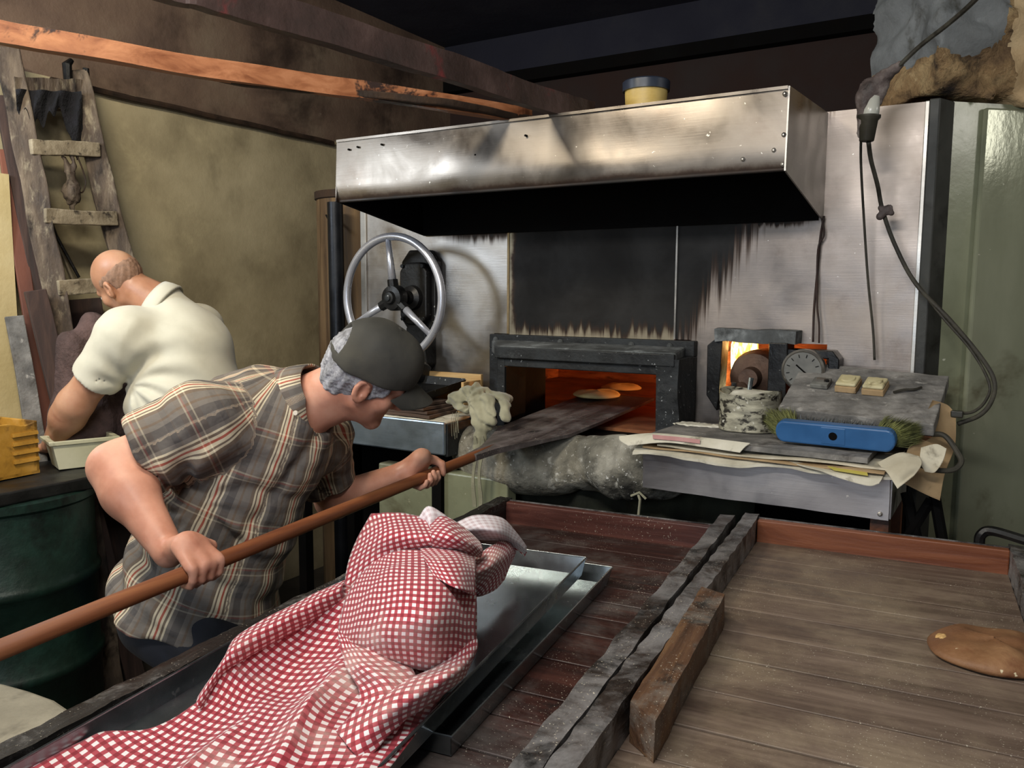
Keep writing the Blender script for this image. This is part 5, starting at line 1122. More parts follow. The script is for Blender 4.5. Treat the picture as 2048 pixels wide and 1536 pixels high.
# cardboard hanging at the counter end
k_ = empty('cardboard_box', atY(1850, 920, 2.40), 'torn brown cardboard box wedged between counter end and green wall', 'cardboard box')
ribbon([[atY(1800, 960, 2.30), atY(1815, 900, 2.32), atY(1850, 830, 2.40), atY(1865, 800, 2.44)], [atY(1850, 985, 2.30), atY(1860, 930, 2.33), atY(1880, 870, 2.42), atY(1895, 810, 2.47)], [atY(1880, 998, 2.30), atY(1890, 945, 2.34), atY(1910, 890, 2.43), atY(1912, 830, 2.47)]], 'cardboard', 'hanging_flap', k_, .004)
ribbon([[atY(1842, 895, 2.27), atY(1872, 888, 2.27), atY(1893, 897, 2.27)], [atY(1840, 920, 2.26), atY(1868, 925, 2.26), atY(1888, 915, 2.26)], [atY(1850, 940, 2.255), atY(1868, 942, 2.255), atY(1880, 930, 2.255)]], 'paper', 'torn_corner', k_, .004)
tag(MB().tube(catmull([atY(1862, 868, 2.36), atY(1890, 872, 2.34), atY(1915, 905, 2.32), atY(1922, 925, 2.31), atY(1905, 940, 2.30), atY(1870, 940, 2.29), atY(1840, 930, 2.28)], 6), .007, 8).build('cable_loop', 'cable', smooth=True), 'grey-brown cable loop hanging round the torn cardboard', 'cable')
tr = empty('trestle', atY(1860, 1060, 2.35)*V(1, 1, 0), 'black trestle legs standing between counter and green wall', 'trestle')
for a, c in (((1812, 985), (1835, 1085)), ((1868, 985), (1888, 1100)), ((1862, 1000), (1815, 1075))):
    A = atY(*a, 2.38); B = atY(*c, 2.34); B2 = B+(B-A)*((B[2]-.01)/(A[2]-B[2])); MB().tube([A, B, B2], .014, 6).build('leg', 'soot', tr)
mb_ = empty('metal_bracket', atZ(2005, 1075, .98), 'black bent metal bar at the right edge beyond the tray', 'bracket')
MB().tube(catmull([atY(1958, 1092, 2.24), atY(1962, 1070, 2.24), atY(1985, 1062, 2.24), atY(2055, 1082, 2.2)], 6), .012, 8).build('bar', 'black_iron', mb_, smooth=True)
MB().tube([atY(1958, 1092, 2.24), atY(1958, 1092, 2.24)*V(1, 1, 0)], .012, 8).build('leg', 'black_iron', mb_)

# =================================================================== CABLES AND PLUG
hb = empty('lamp_holder', atY(1735, 240, 2.45), 'taped bulb holder hanging upside down on its cord by the hood', 'lamp holder')
def c2(x, y, Y): return atY(x, y, Y)
MB().lathe(c2(1733, 283, 2.45), [(.017, 0), (.019, .002), (.024, .055), (.030, .062), (.030, .068), (.020, .070)], 20, nrm(c2(1738, 235, 2.45)-c2(1733, 283, 2.45))).build('socket_cup', 'bakelite', hb, smooth=True)
MB().tube([c2(1739, 240, 2.45), c2(1743, 218, 2.45), c2(1750, 192, 2.45)], [.022, .021, .014], 16).build('bulb', 'bulb', hb, smooth='all')
wr = [ell(c2(1728, 215, 2.45), (.016, .02, .06)), cap(c2(1722, 200, 2.45), c2(1750, 170, 2.45), .016, .02), cap(c2(1750, 170, 2.45), c2(1800, 130, 2.44), .022, .012), cap(c2(1765, 160, 2.45), c2(1760, 205, 2.46), .014, .008), cap(c2(1722, 205, 2.45), c2(1722, 270, 2.46), .012, .006), cap(c2(1730, 160, 2.45), c2(1760, 155, 2.45), .006, .014)]
cm_ = c2(1755, 190, 2.45)
vs, fs = surf(lambda P: (uni(wr, .012)(P)+.003*ripple(P, 21, 60))*.75, cm_-V(.16, .12, .22), cm_+V(.22, .12, .2), .0055); link('tape_wrap', vs, fs, 'tape', hb, smooth='all')
tag(MB().tube(catmull([c2(1795, 135, 2.44), c2(1840, 92, 2.40), c2(1900, 45, 2.3), c2(1960, -10, 2.2), c2(2100, -160, 2.0)], 6), .006, 8).build('supply_cord', 'cable', smooth=True), 'dark supply cord rising from the taped bulb holder to the ceiling', 'cord')
def cable(pts, r_, m, lab, nm='cable'): return tag(MB().tube(catmull(pts, 7), r_, 8).build(nm, m, smooth='all'), lab, 'cable')
cable([c2(1737, 284, 2.45), c2(1742, 320, 2.5), c2(1755, 370, 2.55), c2(1765, 420, 2.58), c2(1790, 490, 2.6), c2(1832, 568, 2.6), c2(1900, 640, 2.58), c2(1960, 712, 2.56), c2(1988, 760, 2.54), c2(1984, 800, 2.52), c2(1960, 830, 2.5), c2(1915, 848, 2.49)], .006, 'cable', 'long thick cable curving from the bulb holder down the green wall')
cable([c2(1810, 535, 2.61), c2(1880, 628, 2.59), c2(1942, 700, 2.57), c2(1978, 765, 2.55), c2(1972, 800, 2.53), c2(1945, 824, 2.5), c2(1905, 826, 2.48)], .004, 'cable', 'thinner second cable running beside the thick cable on the green wall')
kn = c2(1768, 424, 2.575)
vs, fs = surf(uni([cap(kn-V(.01, 0, .012), kn+V(.012, 0, .01), .011), cap(kn+V(-.01, 0, .012), kn+V(.02, 0, -.004), .008)], .006), kn-.05, kn+.05, .004); tag(link('cable_knot', vs, fs, 'tape', smooth='all'), 'small knot tied in the thick cable beside the hood', 'knot')
cable([c2(1722, 270, 2.46), c2(1722, 330, 2.52), c2(1728, 440, 2.6), c2(1736, 560, 2.64), c2(1746, 660, 2.66), c2(1749, 720, 2.66)], .0035, 'cable', 'thin grey cable hanging straight down the steel panel')
cable([c2(1648, 432, 2.68), c2(1640, 480, 2.68), c2(1634, 550, 2.68), c2(1628, 620, 2.67), c2(1626, 684, 2.66)], .0035, 'cable_brown', 'thin brown cable from the hood corner to the gauge')
cable([c2(1644, 438, 2.675), c2(1648, 470, 2.675), c2(1636, 500, 2.675), c2(1634, 600, 2.67), c2(1638, 650, 2.665), c2(1638, 686, 2.66)], .003, 'cable_brown', 'second thin brown cable twisted beside the one at the hood corner')
tag(MB().box(c2(1914, 828, 2.47), (.03, .02, .018)).build('cable_plug', 'bakelite', bevel=.003), 'small dark plug where the thick cable ends above the cardboard', 'plug')

# =================================================================== TOP RIGHT: broken render and insulation on the wall corner
def f_rw(P):
    c = gp(.28, 2.5, .0); d = sd_ell(P, c, (9, 9, 9))  # dummy
    q = P-gp(0, 0, 0); s = q @ gd; o = q @ gn; z = P[:, 2]
    d = np.maximum.reduce([-.03-s, s-1.3, -o-.30, o-.035-.05*np.clip((z-2.3)*1.5, 0, 1), 2.115-z, z-3.1])
    return (d+.012*ripple(P, 31, 11)+.007*ripple(P, 33, 34))*.7
vs, fs = surf(f_rw, gp(-.15, 2.05, 0)-V(.1, .45, 0), gp(1.35, 3.2, 0)+V(.3, .3, 0), .014)
sv = (vs-gp(0, 0, 0)) @ gd; zv = vs[:, 2]; wv = .03*np.sin(zv*17)+.02*np.sin(sv*31)
fc = np.array([[sv[f].mean(), zv[f].mean(), wv[f].mean()] for f in fs])
fm = np.where((fc[:, 1]+fc[:, 2] > 2.24+.12*np.clip((fc[:, 0]-.08)/.14, 0, 1)**2) & (fc[:, 0]+fc[:, 2]*1.5 < .17), 1, np.where(fc[:, 0]+fc[:, 2] > .20, 2, 0))
tag(link('torn_insulation', vs, fs, None, smooth='all', mats=['rockwool', 'foil', 'foam_tan'], fmat=fm), 'torn brown insulation and grey render above the green metal wall', 'insulation')

# =================================================================== PEOPLE
AXC = CMN.copy()      # columns: camera right, up, towards the camera (used only to lay out poses)
def basis(fwd, up):
    y = nrm(AXC @ V(*fwd)); z = AXC @ V(*up); z = nrm(z-y*np.dot(z, y)); x = np.cross(y, z); return np.stack([x, y, z], 1)
def head_f(C, B, stub=0):
    def f(P):
        q = (P-C) @ B; qa = q.copy(); qa[:, 0] = np.abs(qa[:, 0])
        d = sd_ell(q, (0, -.008, .028), (.074, .095, .086))
        d = smin(d, sd_ell(q, (0, .028, -.045), (.058, .062, .072)), .03)
        d = smin(d, sd_cap(qa, V(.05, .0, -.06), V(.012, .074, -.100), .020, .020), .025)
        d = smin(d, sd_ell(qa, (.042, .058, -.028), (.024, .022, .024)), .02)
        d = smin(d, sd_cap(qa, V(0, .087, .014), V(.036, .078, .014), .012, .012), .014)
        d = smin(d, sd_cap(q, V(0, .088, .004), V(0, .112, -.036), .008, .012), .010)
        d = smin(d, sd_cap(qa, V(0, .100, -.038), V(.012, .096, -.040), .009, .008), .006)
        d = smin(d, sd_cap(qa, V(0, .092, -.062), V(.018, .086, -.064), .007, .005), .006)
        d = smin(d, sd_cap(qa, V(0, .090, -.074), V(.016, .085, -.073), .008, .005), .006)
        d = smin(d, sd_ell(q, (0, .082, -.100), (.022, .019, .018)), .018)
        d = smax(d, -sd_ell(qa, (.031, .100, -.004), (.016, .014, .010)), .010)
        t = R(-15); e = qa-V(.078, -.010, -.018); ey = e[:, 1]*math.cos(t)-e[:, 2]*math.sin(t); ez = e[:, 1]*math.sin(t)+e[:, 2]*math.cos(t); e = np.stack([e[:, 0]-.35*ey*-1*.6, ey, ez], 1)
        ear = sd_ell(e, (0, 0, 0), (.010, .021, .033)); ear = smax(ear, -sd_ell(e, (.010, .003, .003), (.013, .0125, .022)), .002)
        ear = smin(ear, sd_ell(e, (.004, .006, -.010), (.005, .005, .006)), .003)
        return smin(d, ear, .006)
    return f
def hand_f(G, ax, p, wr, side_=1, rh=.0165, thumb=1, open_=0):
    """fingers wrapped round a bar through G along ax; palm on side p; wr = wrist point"""
    ax = nrm(ax); p = nrm(p-ax*np.dot(p, ax)); e2 = np.cross(ax, p)*side_        # fingers travel towards e2
    cols = []; rs = .0088
    ln = [1.0, 1.06, 1.02, .88]
    palm = [cap(G+p*.030-e2*.045+ax*.018, G+p*.026+e2*.012+ax*.030, .015, .013), cap(G+p*.030-e2*.045-ax*.018, G+p*.026+e2*.010-ax*.030, .015, .012), cap(G+p*.031-e2*.040, G+p*.027+e2*.014, .016, .013), cap(wr, G+p*.030-e2*.045, .027, .023)]
    fing = []
    for i, o in enumerate((.032, .0115, -.0095, -.030)):
        rr = rh+rs*.95; pts = []
        for k, an in enumerate((38, 88, 138, 185, 222)):
            a = R(an*ln[i]); r_ = rr+(.006 if k == 0 else 0); pts.append(G+ax*(o*(1-.04*k))+p*r_*math.cos(a)+e2*r_*math.sin(a))
        rad = [.0105, .0096, .0090, .0084, .0074] if i < 3 else [.0092, .0085, .0078, .0072, .0064]
        fing.append([cap(pts[k], pts[k+1], rad[k], rad[k+1]) for k in range(4)])
    th = [G+p*.030-e2*.034+ax*.022*thumb, G+p*.016-e2*.030+ax*.050*thumb, G-p*.006-e2*(rh+.011)+ax*.058*thumb, G-p*.022-e2*.006+ax*.054*thumb]
    thf = [cap(th[0], th[1], .016, .0125), cap(th[1], th[2], .0122, .0105), cap(th[2], th[3], .0105, .0085)]
    pf_ = uni(palm, .016); ffs = [uni(f, .003) for f in fing]; tf = uni(thf, .004)
    def f(P):
        d = pf_(P)
        for x in ffs: d = smin(d, x(P), .0035)
        return smin(d, tf(P), .008)
    return f
def near_axis_uv(P, a, b, ref, per, rad):
    d = nrm(b-a); r = nrm(ref-d*np.dot(ref, d)); s = np.cross(d, r); q = P-a
    return np.stack([np.arctan2(q @ s, q @ r)*rad/per, (q @ d)/per], 1)
def both(parts, k): 
    def f(P):
        d = parts[0](P)
        for x in parts[1:]: d = smin(d, x(P), k)
        return d
    return f
def shoe(foot, dirv):
    d = nrm(V(dirv[0], dirv[1], 0)); return [cap(V(foot[0], foot[1], .05)-d*.06, V(foot[0], foot[1], .042)+d*.13, .042, .038)]

# ---------------------------------------------------------------- man in the plaid shirt
HB = basis((.76, -.50, -.42), (.42, .80, .35)); ear = atD(722, 784, 1.87); HC = ear-HB @ V(.080, -.010, -.018)
hl = lambda *p: HC+HB @ V(*p)
N_ = atD(604, 812, 1.98); CH = atD(522, 872, 2.0); MID = atD(450, 1020, 2.01); PV = atD(392, 1185, 2.03)
SR, ER, WR = atD(402, 852, 1.83), atD(228, 934, 1.76), atD(338, 1104, 1.655)
SL, EL, WL = atD(628, 880, 2.18), atD(668, 1000, 2.30), atD(800, 948, 2.235)
fw = nrm(V(.35, .94, 0)); latv = nrm(V(fw[1], -fw[0], 0))   # his right-hand side
HR, HL_ = PV+latv*.10-V(0, 0, .06), PV-latv*.10-V(0, 0, .06)
KR, KL = V(*(HR[:2]+fw[:2]*.10+latv[:2]*.01), .45), V(*(HL_[:2]+fw[:2]*.14-latv[:2]*.02), .45)
FR_, FL_ = V(*(HR[:2]-fw[:2]*.04), .09), V(*(HL_[:2]+fw[:2]*.06-latv[:2]*.03), .09)
G1 = pp(1.005); G2 = pp(1.75)
h1 = hand_f(G1, pd, AXC @ V(-.1, .45, .9), WR, side_=1, thumb=1)
h2 = hand_f(G2, pd, AXC @ V(0, .35, -.9), WL, side_=-1, thumb=1)
def chk(G, p, side_): ax = nrm(pd); p = nrm(p-ax*np.dot(p, ax)); return (AXC.T @ (np.cross(ax, p)*side_))
if chk(G1, AXC @ V(-.1, .45, .9), 1)[1] > 0: h1 = hand_f(G1, pd, AXC @ V(-.1, .45, .9), WR, side_=-1, thumb=1)
if chk(G2, AXC @ V(0, .35, -.9), -1)[1] > 0: h2 = hand_f(G2, pd, AXC @ V(0, .35, -.9), WL, side_=1, thumb=1)
torso = [cap(CH, MID, .150, .150), cap(MID, PV, .150, .155), cap(SR, SL, .070, .070), cap(SR, CH, .09, .12), cap(SL, CH, .08, .12), ell(PV-V(0, 0, .03), (.17, .16, .13))]
limbs = [cap(SR, ER, .062, .047), cap(ER, lerp(ER, WR, .3), .046, .052), cap(lerp(ER, WR, .3), WR, .051, .031), cap(SL, EL, .058, .045), cap(EL, WL, .048, .030), cap(HR, KR, .085, .060), cap(KR, FR_, .056, .040), cap(HL_, KL, .085, .060), cap(KL, FL_, .056, .040)]
neckp = [cap(hl(0, -.03, -.055), N_, .056, .068), cap(hl(0, .02, -.07), lerp(hl(0, 0, -.07), N_, .7)+V(0, 0, -.02), .04, .05)]
bodyf = both([uni(torso+limbs, .035), uni(neckp, .02)], .03)
hf = head_f(HC, HB)
def skin1(P):
    d = bodyf(P); d = smin(d, hf(P), .018); d = smin(d, h1(P), .010); return smin(d, h2(P), .010)*.85
pm = empty('person', (PV[0], PV[1], 0), 'person in plaid shirt and dark cap bending over and pushing the long wooden peel', 'person')
lo = V(-2.05, .72, .0); hi = V(-1.05, 2.05, 1.62)
vs, fs = surf(skin1, V(-2.05, .72, .62), hi, .0052); link('body', vs, fs, 'skin', pm, smooth='all')
# shirt
tor_s = [cap(CH, MID, .168, .170), cap(MID, PV, .170, .182), cap(PV, PV+(PV-MID)*.55, .182, .205), cap(CH, N_+nrm(N_-CH)*.02, .15, .080), cap(SL, CH, .10, .13), cap(SR, SL, .088, .088)]
SE = lerp(SR, ER, .74); SLE = lerp(SL, EL, .72)
arm_s = [cap(SR, SE, .096, .094), cap(SR, CH, .10, .12)]; arm_l = [cap(SL, SLE, .088, .074)]
arr, alr = nrm(ER-SR), nrm(EL-SL)
ua, ul = uni(arm_s, .03), uni(arm_l, .03); ut = uni(tor_s, .05)
hemn = nrm(AXC @ V(-.34, -.92, .1)); hem0 = atD(360, 1258, 2.0)
spd = nrm(PV-CH)
armp1 = atD(430, 1000, 1.95)
def shirt1(P):
    a = smax(ua(P), (P-SE) @ arr-.0, .006); l = smax(ul(P), (P-SLE) @ alr, .006)
    t = smax(ut(P), (P-hem0) @ hemn, .008)
    d = smin(smin(t, a, .030), l, .03)
    q = P-CH; s = q @ spd
    fold = .007*np.sin(q @ V(38, 22, 30)+3*np.sin(s*9))*np.clip(s*3, 0, 1)+.0035*ripple(P, 41, 16)+.010*np.exp(-((q @ nrm(V(.5, .3, -.8))-.12-.05*np.sin(P[:, 1]*12))/.018)**2)
    aq = (P-armp1) @ AXC; an = np.arctan2(aq[:, 1], aq[:, 0]); ra = np.hypot(aq[:, 0], aq[:, 1]); fold = fold+.0075*np.sin(an*11+4*ra/.1)*np.exp(-((ra-.11)/.08)**2)
    d = d+fold
    d = smax(d, -(sd_cap(P, lerp(SR, ER, .58), ER, .074, .082)), .004)
    d = smax(d, -(sd_cap(P, lerp(SL, EL, .5), EL, .060, .060)), .004)
    nx = nrm(hl(0, -.03, -.055)-N_); qn = P-N_; pn = qn @ nx; d = smax(d, np.minimum(pn-.022, .084-np.linalg.norm(qn-pn[:, None]*nx, axis=1)), .006)
    return d*.8
vs, fs = surf(shirt1, V(-2.1, .8, .68), V(-1.15, 1.95, 1.50), .0062)
ut_, ua_, ul_ = uni(tor_s, 0), uni([arm_s[0]], 0), uni(arm_l, 0)
dt, da, dl = ut_(vs)+.012, ua_(vs), ul_(vs); PER = .108
uvt = near_axis_uv(vs, PV, CH, -latv, PER, .19); uva = near_axis_uv(vs, SR, ER, -AXC[:, 2], PER, .09)+V(.2, .3); uvl = near_axis_uv(vs, SL, EL, AXC[:, 2]*-1, PER, .09)
uv = np.where((da < dt)[:, None], uva, np.where((dl < dt)[:, None], uvl, uvt))
link('shirt', vs, fs, 'plaid', pm, smooth='all', uv=uv)
# collar
nd = nrm(hl(0, -.03, -.055)-N_); cb = N_+nd*.016; b = MB(); seg = 36; vs = []; uvs = []
a0 = nrm(np.cross(nd, V(0, 0, 1))); a1 = np.cross(nd, a0)
for j, (r_, h) in enumerate([(.092, -.02), (.083, .020), (.077, .048), (.081, .050), (.093, .018), (.104, -.022)]):
    for k in range(seg):
        a = 2*math.pi*k/seg; c = math.cos(a)*a0+math.sin(a)*a1; dn = max(0, -c[2]); vs.append(cb+c*(r_*(1+.10*dn))+nd*(h*(1-.45*dn)-.03*dn)); uvs.append((k/seg*6, h*9+j*.1))
fs = [(j*seg+k, j*seg+(k+1) % seg, ((j+1) % 6)*seg+(k+1) % seg, ((j+1) % 6)*seg+k) for j in range(6) for k in range(seg)]
link('collar', vs, fs, 'plaid', pm, smooth='all', uv=uvs)
p_ = cb-nd*.0; MB().lathe(cb+AXC[:, 2]*.105-AXC[:, 1]*.02, [(.006, 0), (.005, .003)], 12, AXC[:, 2]).build('button', 'undershirt', pm, smooth=True)
# trousers and shoes
def pants_f(leg_pts, top, rr):
    pr = []
    for H, K, F_ in leg_pts: pr += [cap(H, K, rr[0], rr[1]), cap(K, F_, rr[1]-.002, rr[2])]
    pr.append(ell(top, (.185, .175, .16))); u = uni(pr, .035)
    return lambda P: (smax(u(P), .07-P[:, 2], .006)+.004*ripple(P, 51, 14))*.85
vs, fs = surf(pants_f([(HR, KR, FR_), (HL_, KL, FL_)], PV-V(0, 0, .04), (.105, .080, .066)), V(-2.15, .75, .0), V(-1.15, 1.75, 1.0), .010)
link('trousers', vs, fs, 'pants', pm, smooth='all')
for F_ in (FR_, FL_):
    vs, fs = surf(uni(shoe(F_, fw)+[cap(F_+V(0, 0, .02), F_-V(0, 0, .03), .042, .04)], .02), F_-V(.3, .3, .12), F_+V(.3, .3, .12), .009); vs[:, 2] = np.maximum(vs[:, 2], .001); link('shoe', vs, fs, 'leather', pm, smooth='all')
# hair, cap, eyes
def hair1(P):
    q = (P-HC) @ HB; d = sd_ell(q, (0, -.012, .016), (.083, .101, .090))
    d = smin(d, sd_ell(q, (0, -.055, -.045), (.060, .042, .045)), .02)
    cut = np.maximum(-.085-q[:, 2], q[:, 1]-.050+.55*np.clip(-q[:, 2]-.0, 0, 1)*1.6)
    d = smax(d, cut, .008); d = smax(d, q[:, 2]-.075, .004); d = smax(d, -sd_ell(q*V(1, 1, 1), (.08, -.006, -.020), (.03, .021, .031)), .004)
    return (d+.0022*ripple(P, 61, 110))*.7
vs, fs = surf(hair1, HC-.16, HC+.16, .0035); link('hair', vs, fs, 'hair', pm, smooth='all')
def cap1(P):
    q = (P-HC) @ HB; d = sd_ell(q, (0, -.006, .030), (.091, .109, .103)); d = smin(d, sd_ell(q, (0, .04, .07), (.06, .05, .055)), .03)
    d = smax(d, .014+.20*q[:, 1]-q[:, 2], .003); d = smax(d, -sd_ell(q, (0, -.008, .020), (.079, .096, .090)), .003)
    arch = sd_ell(q, (0, -.115, .030), (.050, .045, .050)); arch = smax(arch, .018-q[:, 2], .003); d = smax(d, -arch, .003)
    return (d+.0012*ripple(P, 62, 30))*.8
vs, fs = surf(cap1, HC-.17, HC+.19, .0035); cp = link('cap', vs, fs, 'cap', pm, smooth='all')
G = []
for j in range(13):
    for i in range(21):
        s = -1+2*i/20; t = j/12; x = s*.078*(1-.10*t*t); yb = .098*math.sqrt(max(0, 1-(s*.80)**2)); y = yb+t*(.072*(1-.45*s*s)); z = .037-(y-.095)*.22-.046*s*s; G.append(hl(x, y, z))
fs = grid_faces(13, 21); k0 = len(G); G2 = [g_+HB[:, 2]*.004 for g_ in G]; e_ = list(range(21))+[i*21+20 for i in range(1, 13)]+[12*21+j for j in range(19, -1, -1)]+[i*21 for i in range(11, 0, -1)]
fs = fs+[tuple(i+k0 for i in f[::-1]) for f in fs]+[(e_[i], e_[i]+k0, e_[(i+1) % len(e_)]+k0, e_[(i+1) % len(e_)]) for i in range(len(e_))]
link('brim', G+G2, fs, 'cap', cp, smooth=True)
MB().lathe(hl(0, -.004, .130), [(.008, 0), (.007, .004), (.003, .006)], 12, HB[:, 2]).build('cap_button', 'cap', cp, smooth=True)
for sx in (-1, 1): MB().lathe(hl(sx*.031, .083, -.004), [(.001, -.011), (.008, -.008), (.0115, 0), (.008, .008), (.001, .011)], 14, HB[:, 2]).build('eye', 'undershirt', pm, smooth='all')
for sx in (-1, 1): MB().tube([hl(sx*.016, .098, .012), hl(sx*.030, .096, .018), hl(sx*.046, .082, .014)], [.003, .004, .002], 6).build('eyebrow', 'hair', pm, smooth='all')

# ---------------------------------------------------------------- man in the white shirt
HB2 = basis((-.70, -.50, -.50), (-.30, .85, .30)); HC2 = atD(240, 563, 3.0)
hm = lambda *p: HC2+HB2 @ V(*p)
N2 = atD(318, 608, 3.0); C2 = atD(368, 705, 3.02); M2 = atD(375, 810, 3.04); P2 = atD(395, 1000, 3.08)
S2, E2, W2 = atD(255, 672, 2.88), atD(150, 808, 2.92), atD(104, 888, 3.03); HND = atD(84, 902, 3.10)
S2f, E2f, W2f = atD(392, 660, 3.2), atD(300, 800, 3.30), atD(150, 905, 3.16)
t2 = [cap(C2, M2, .150, .16), cap(M2, P2, .16, .15), cap(S2, S2f, .07, .07), cap(S2, C2, .08, .12), ell(P2, (.17, .16, .13)), cap(hm(0, -.03, -.05), N2, .058, .075)]
fw2 = nrm(V(-.9, .1, 0)); lat2 = nrm(V(fw2[1], -fw2[0], 0))
H2a, H2b = P2+lat2*.1-V(0, 0, .05), P2-lat2*.1-V(0, 0, .05)
K2a, K2b = V(*(H2a[:2]+fw2[:2]*.04), .45), V(*(H2b[:2]+fw2[:2]*.06), .45); F2a, F2b = V(*(H2a[:2]-fw2[:2]*.02), .09), V(*(H2b[:2]+fw2[:2]*.0), .09)
l2 = [cap(S2, E2, .068, .056), cap(E2, lerp(E2, W2, .3), .056, .056), cap(lerp(E2, W2, .3), W2, .055, .034), cap(S2f, E2f, .06, .05), cap(E2f, W2f, .048, .032), cap(H2a, K2a, .085, .06), cap(K2a, F2a, .056, .04), cap(H2b, K2b, .085, .06), cap(K2b, F2b, .056, .04)]
def open_hand(W, D, Nn):
    D = nrm(D); Nn = nrm(Nn-D*np.dot(Nn, D)); S_ = np.cross(D, Nn); pr = [cap(W, W+D*.045, .028, .022), cap(W+D*.05+S_*.025, W+D*.085+S_*.03, .015, .012), cap(W+D*.05-S_*.025, W+D*.08-S_*.028, .015, .012), cap(W+D*.05, W+D*.085, .016, .013)]
    fg = []
    for o, L_ in ((.032, .07), (.011, .078), (-.010, .074), (-.029, .058)):
        a = W+D*.085+S_*o; b_ = a+D*L_*.5-Nn*.008+S_*o*.15; c = b_+D*L_*.42-Nn*.02; fg.append(uni([cap(a, b_, .0098, .0088), cap(b_, c, .0088, .0072)], .003))
    th = uni([cap(W+D*.025+S_*.025, W+D*.055+S_*.055-Nn*.01, .015, .011), cap(W+D*.055+S_*.055-Nn*.01, W+D*.085+S_*.066-Nn*.02, .011, .0085)], .004)
    pu = uni(pr, .015)
    def f(P):
        d = pu(P)
        for x in fg: d = smin(d, x(P), .0035)
        return smin(d, th(P), .008)
    return f
oh = open_hand(W2, HND-W2, V(0, 0, 1)); oh2 = open_hand(W2f, V(-.9, -.5, -.4), V(0, 0, 1)); b2f = uni(t2+l2, .035); hf2 = head_f(HC2, HB2)
def skin2(P):
    d = b2f(P); d = smin(d, hf2(P), .018); d = smin(d, oh(P), .01); return smin(d, oh2(P), .01)*.85
wm = empty('person', (P2[0], P2[1], 0), 'bald person in a white short-sleeved shirt leaning down by the ladder', 'person')
vs, fs = surf(skin2, V(-3.12, 1.25, .60), V(-2.1, 2.45, 1.80), .0062); link('body', vs, fs, 'skin_pale', wm, smooth='all')
s2t = [cap(C2, M2, .176, .196), cap(M2, P2, .196, .18), cap(P2, P2-V(0, 0, .12), .185, .19), cap(C2, N2, .15, .088), cap(S2f, C2, .10, .13), cap(S2, S2f, .088, .088)]
s2a = [cap(S2, lerp(S2, E2, .72), .098, .080), cap(S2, C2, .10, .13)]; s2b = [cap(S2f, lerp(S2f, E2f, .7), .09, .075)]
q1, q2, q3 = uni(s2t, .05), uni(s2a, .03), uni(s2b, .03); d2, d3 = nrm(E2-S2), nrm(E2f-S2f); e2p, e3p = lerp(S2, E2, .66), lerp(S2f, E2f, .65)
armpit = atD(262, 775, 2.9); axf = nrm(atD(380, 690, 2.9)-armpit)
def shirt2(P):
    a = smax(q2(P), (P-e2p) @ d2, .006); l = smax(q3(P), (P-e3p) @ d3, .006); d = smin(smin(smax(q1(P), .70-P[:, 2], .01), a, .022), l, .03)
    aq = (P-armpit) @ AXC; an = np.arctan2(aq[:, 1], aq[:, 0]); ra = np.hypot(aq[:, 0], aq[:, 1])
    d = d+.0085*np.sin(an*12+3*ra/.1)*np.exp(-((ra-.16)/.12)**2)*np.where(np.cos(an-R(-10)) > 0, np.cos(an-R(-10)), 0)**.5+.005*np.sin(an*7+1)*np.exp(-((ra-.08)/.05)**2)
    bq = (P-M2) @ AXC; d = d+.006*np.sin(bq[:, 1]*62+14*bq[:, 0]+2*np.sin(bq[:, 0]*20))*np.clip(.3-bq[:, 1]*3, 0, 1)
    d = d+.0022*ripple(P, 71, 14)
    d = smax(d, -(sd_cap(P, lerp(S2, E2, .5), E2, .072, .066)), .004); nx = nrm(hm(0, -.03, -.05)-N2); qn = P-N2; pn = qn @ nx; d = smax(d, np.minimum(pn+.010, .10-np.linalg.norm(qn-pn[:, None]*nx, axis=1)), .006)
    return d*.8
vs, fs = surf(shirt2, V(-3.05, 1.4, .66), V(-2.1, 2.5, 1.66), .0068); link('shirt', vs, fs, 'white_shirt', wm, smooth='all')
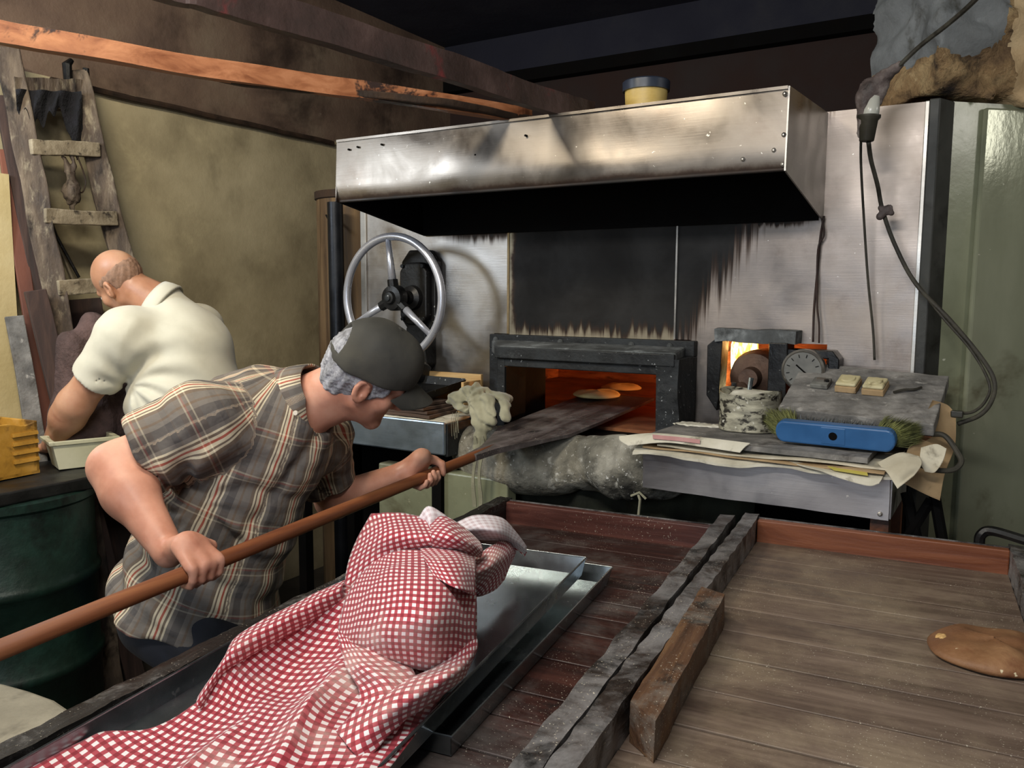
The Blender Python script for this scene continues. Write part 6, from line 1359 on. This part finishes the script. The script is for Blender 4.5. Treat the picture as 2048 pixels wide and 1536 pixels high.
nd = nrm(hm(0, -.03, -.05)-N2); cb = N2-nd*.014; a0 = nrm(np.cross(nd, V(0, 0, 1))); a1 = np.cross(nd, a0); vs = []
for j, (r_, h) in enumerate([(.092, -.02), (.086, .012), (.081, .034), (.084, .036), (.091, .016), (.097, -.010)]):
    for k in range(seg):
        a = 2*math.pi*k/seg; c = math.cos(a)*a0+math.sin(a)*a1; vs.append(cb+c*r_+nd*h)
fs = [(j*seg+k, j*seg+(k+1) % seg, ((j+1) % 6)*seg+(k+1) % seg, ((j+1) % 6)*seg+k) for j in range(6) for k in range(seg)]
link('collar', vs, fs, 'white_shirt', wm, smooth='all')
def hair2(P):
    q = (P-HC2) @ HB2; d = sd_ell(q, (0, -.010, .020), (.0765, .0965, .088)); d = smax(d, np.maximum(-.062-q[:, 2], q[:, 1]-.012), .006); d = smax(d, q[:, 2]-.035-.0*q[:, 1], .012)
    qa = q.copy(); qa[:, 0] = np.abs(qa[:, 0]); d = smax(d, -sd_ell(qa, (.08, -.008, -.020), (.03, .022, .033)), .004); return (d+.0012*ripple(P, 63, 120))*.7
vs, fs = surf(hair2, HC2-.16, HC2+.16, .004); link('hair', vs, fs, 'stubble', wm, smooth='all')
vs, fs = surf(pants_f([(H2a, K2a, F2a), (H2b, K2b, F2b)], P2-V(0, 0, .04), (.105, .080, .066)), P2*V(1, 1, 0)-V(.4, .4, 0), P2*V(1, 1, 0)+V(.4, .4, 1.05), .012)
link('trousers', vs, fs, 'denim', wm, smooth='all')
for F_ in (F2a, F2b):
    vs, fs = surf(uni(shoe(F_, fw2)+[cap(F_+V(0, 0, .02), F_-V(0, 0, .03), .042, .04)], .02), F_-V(.3, .3, .12), F_+V(.3, .3, .12), .010); vs[:, 2] = np.maximum(vs[:, 2], .001); link('shoe', vs, fs, 'leather', wm, smooth='all')
for sx in (-1, 1): MB().lathe(hm(sx*.031, .083, -.004), [(.001, -.011), (.008, -.008), (.0115, 0), (.008, .008), (.001, .011)], 14, HB2[:, 2]).build('eye', 'undershirt', wm, smooth='all')
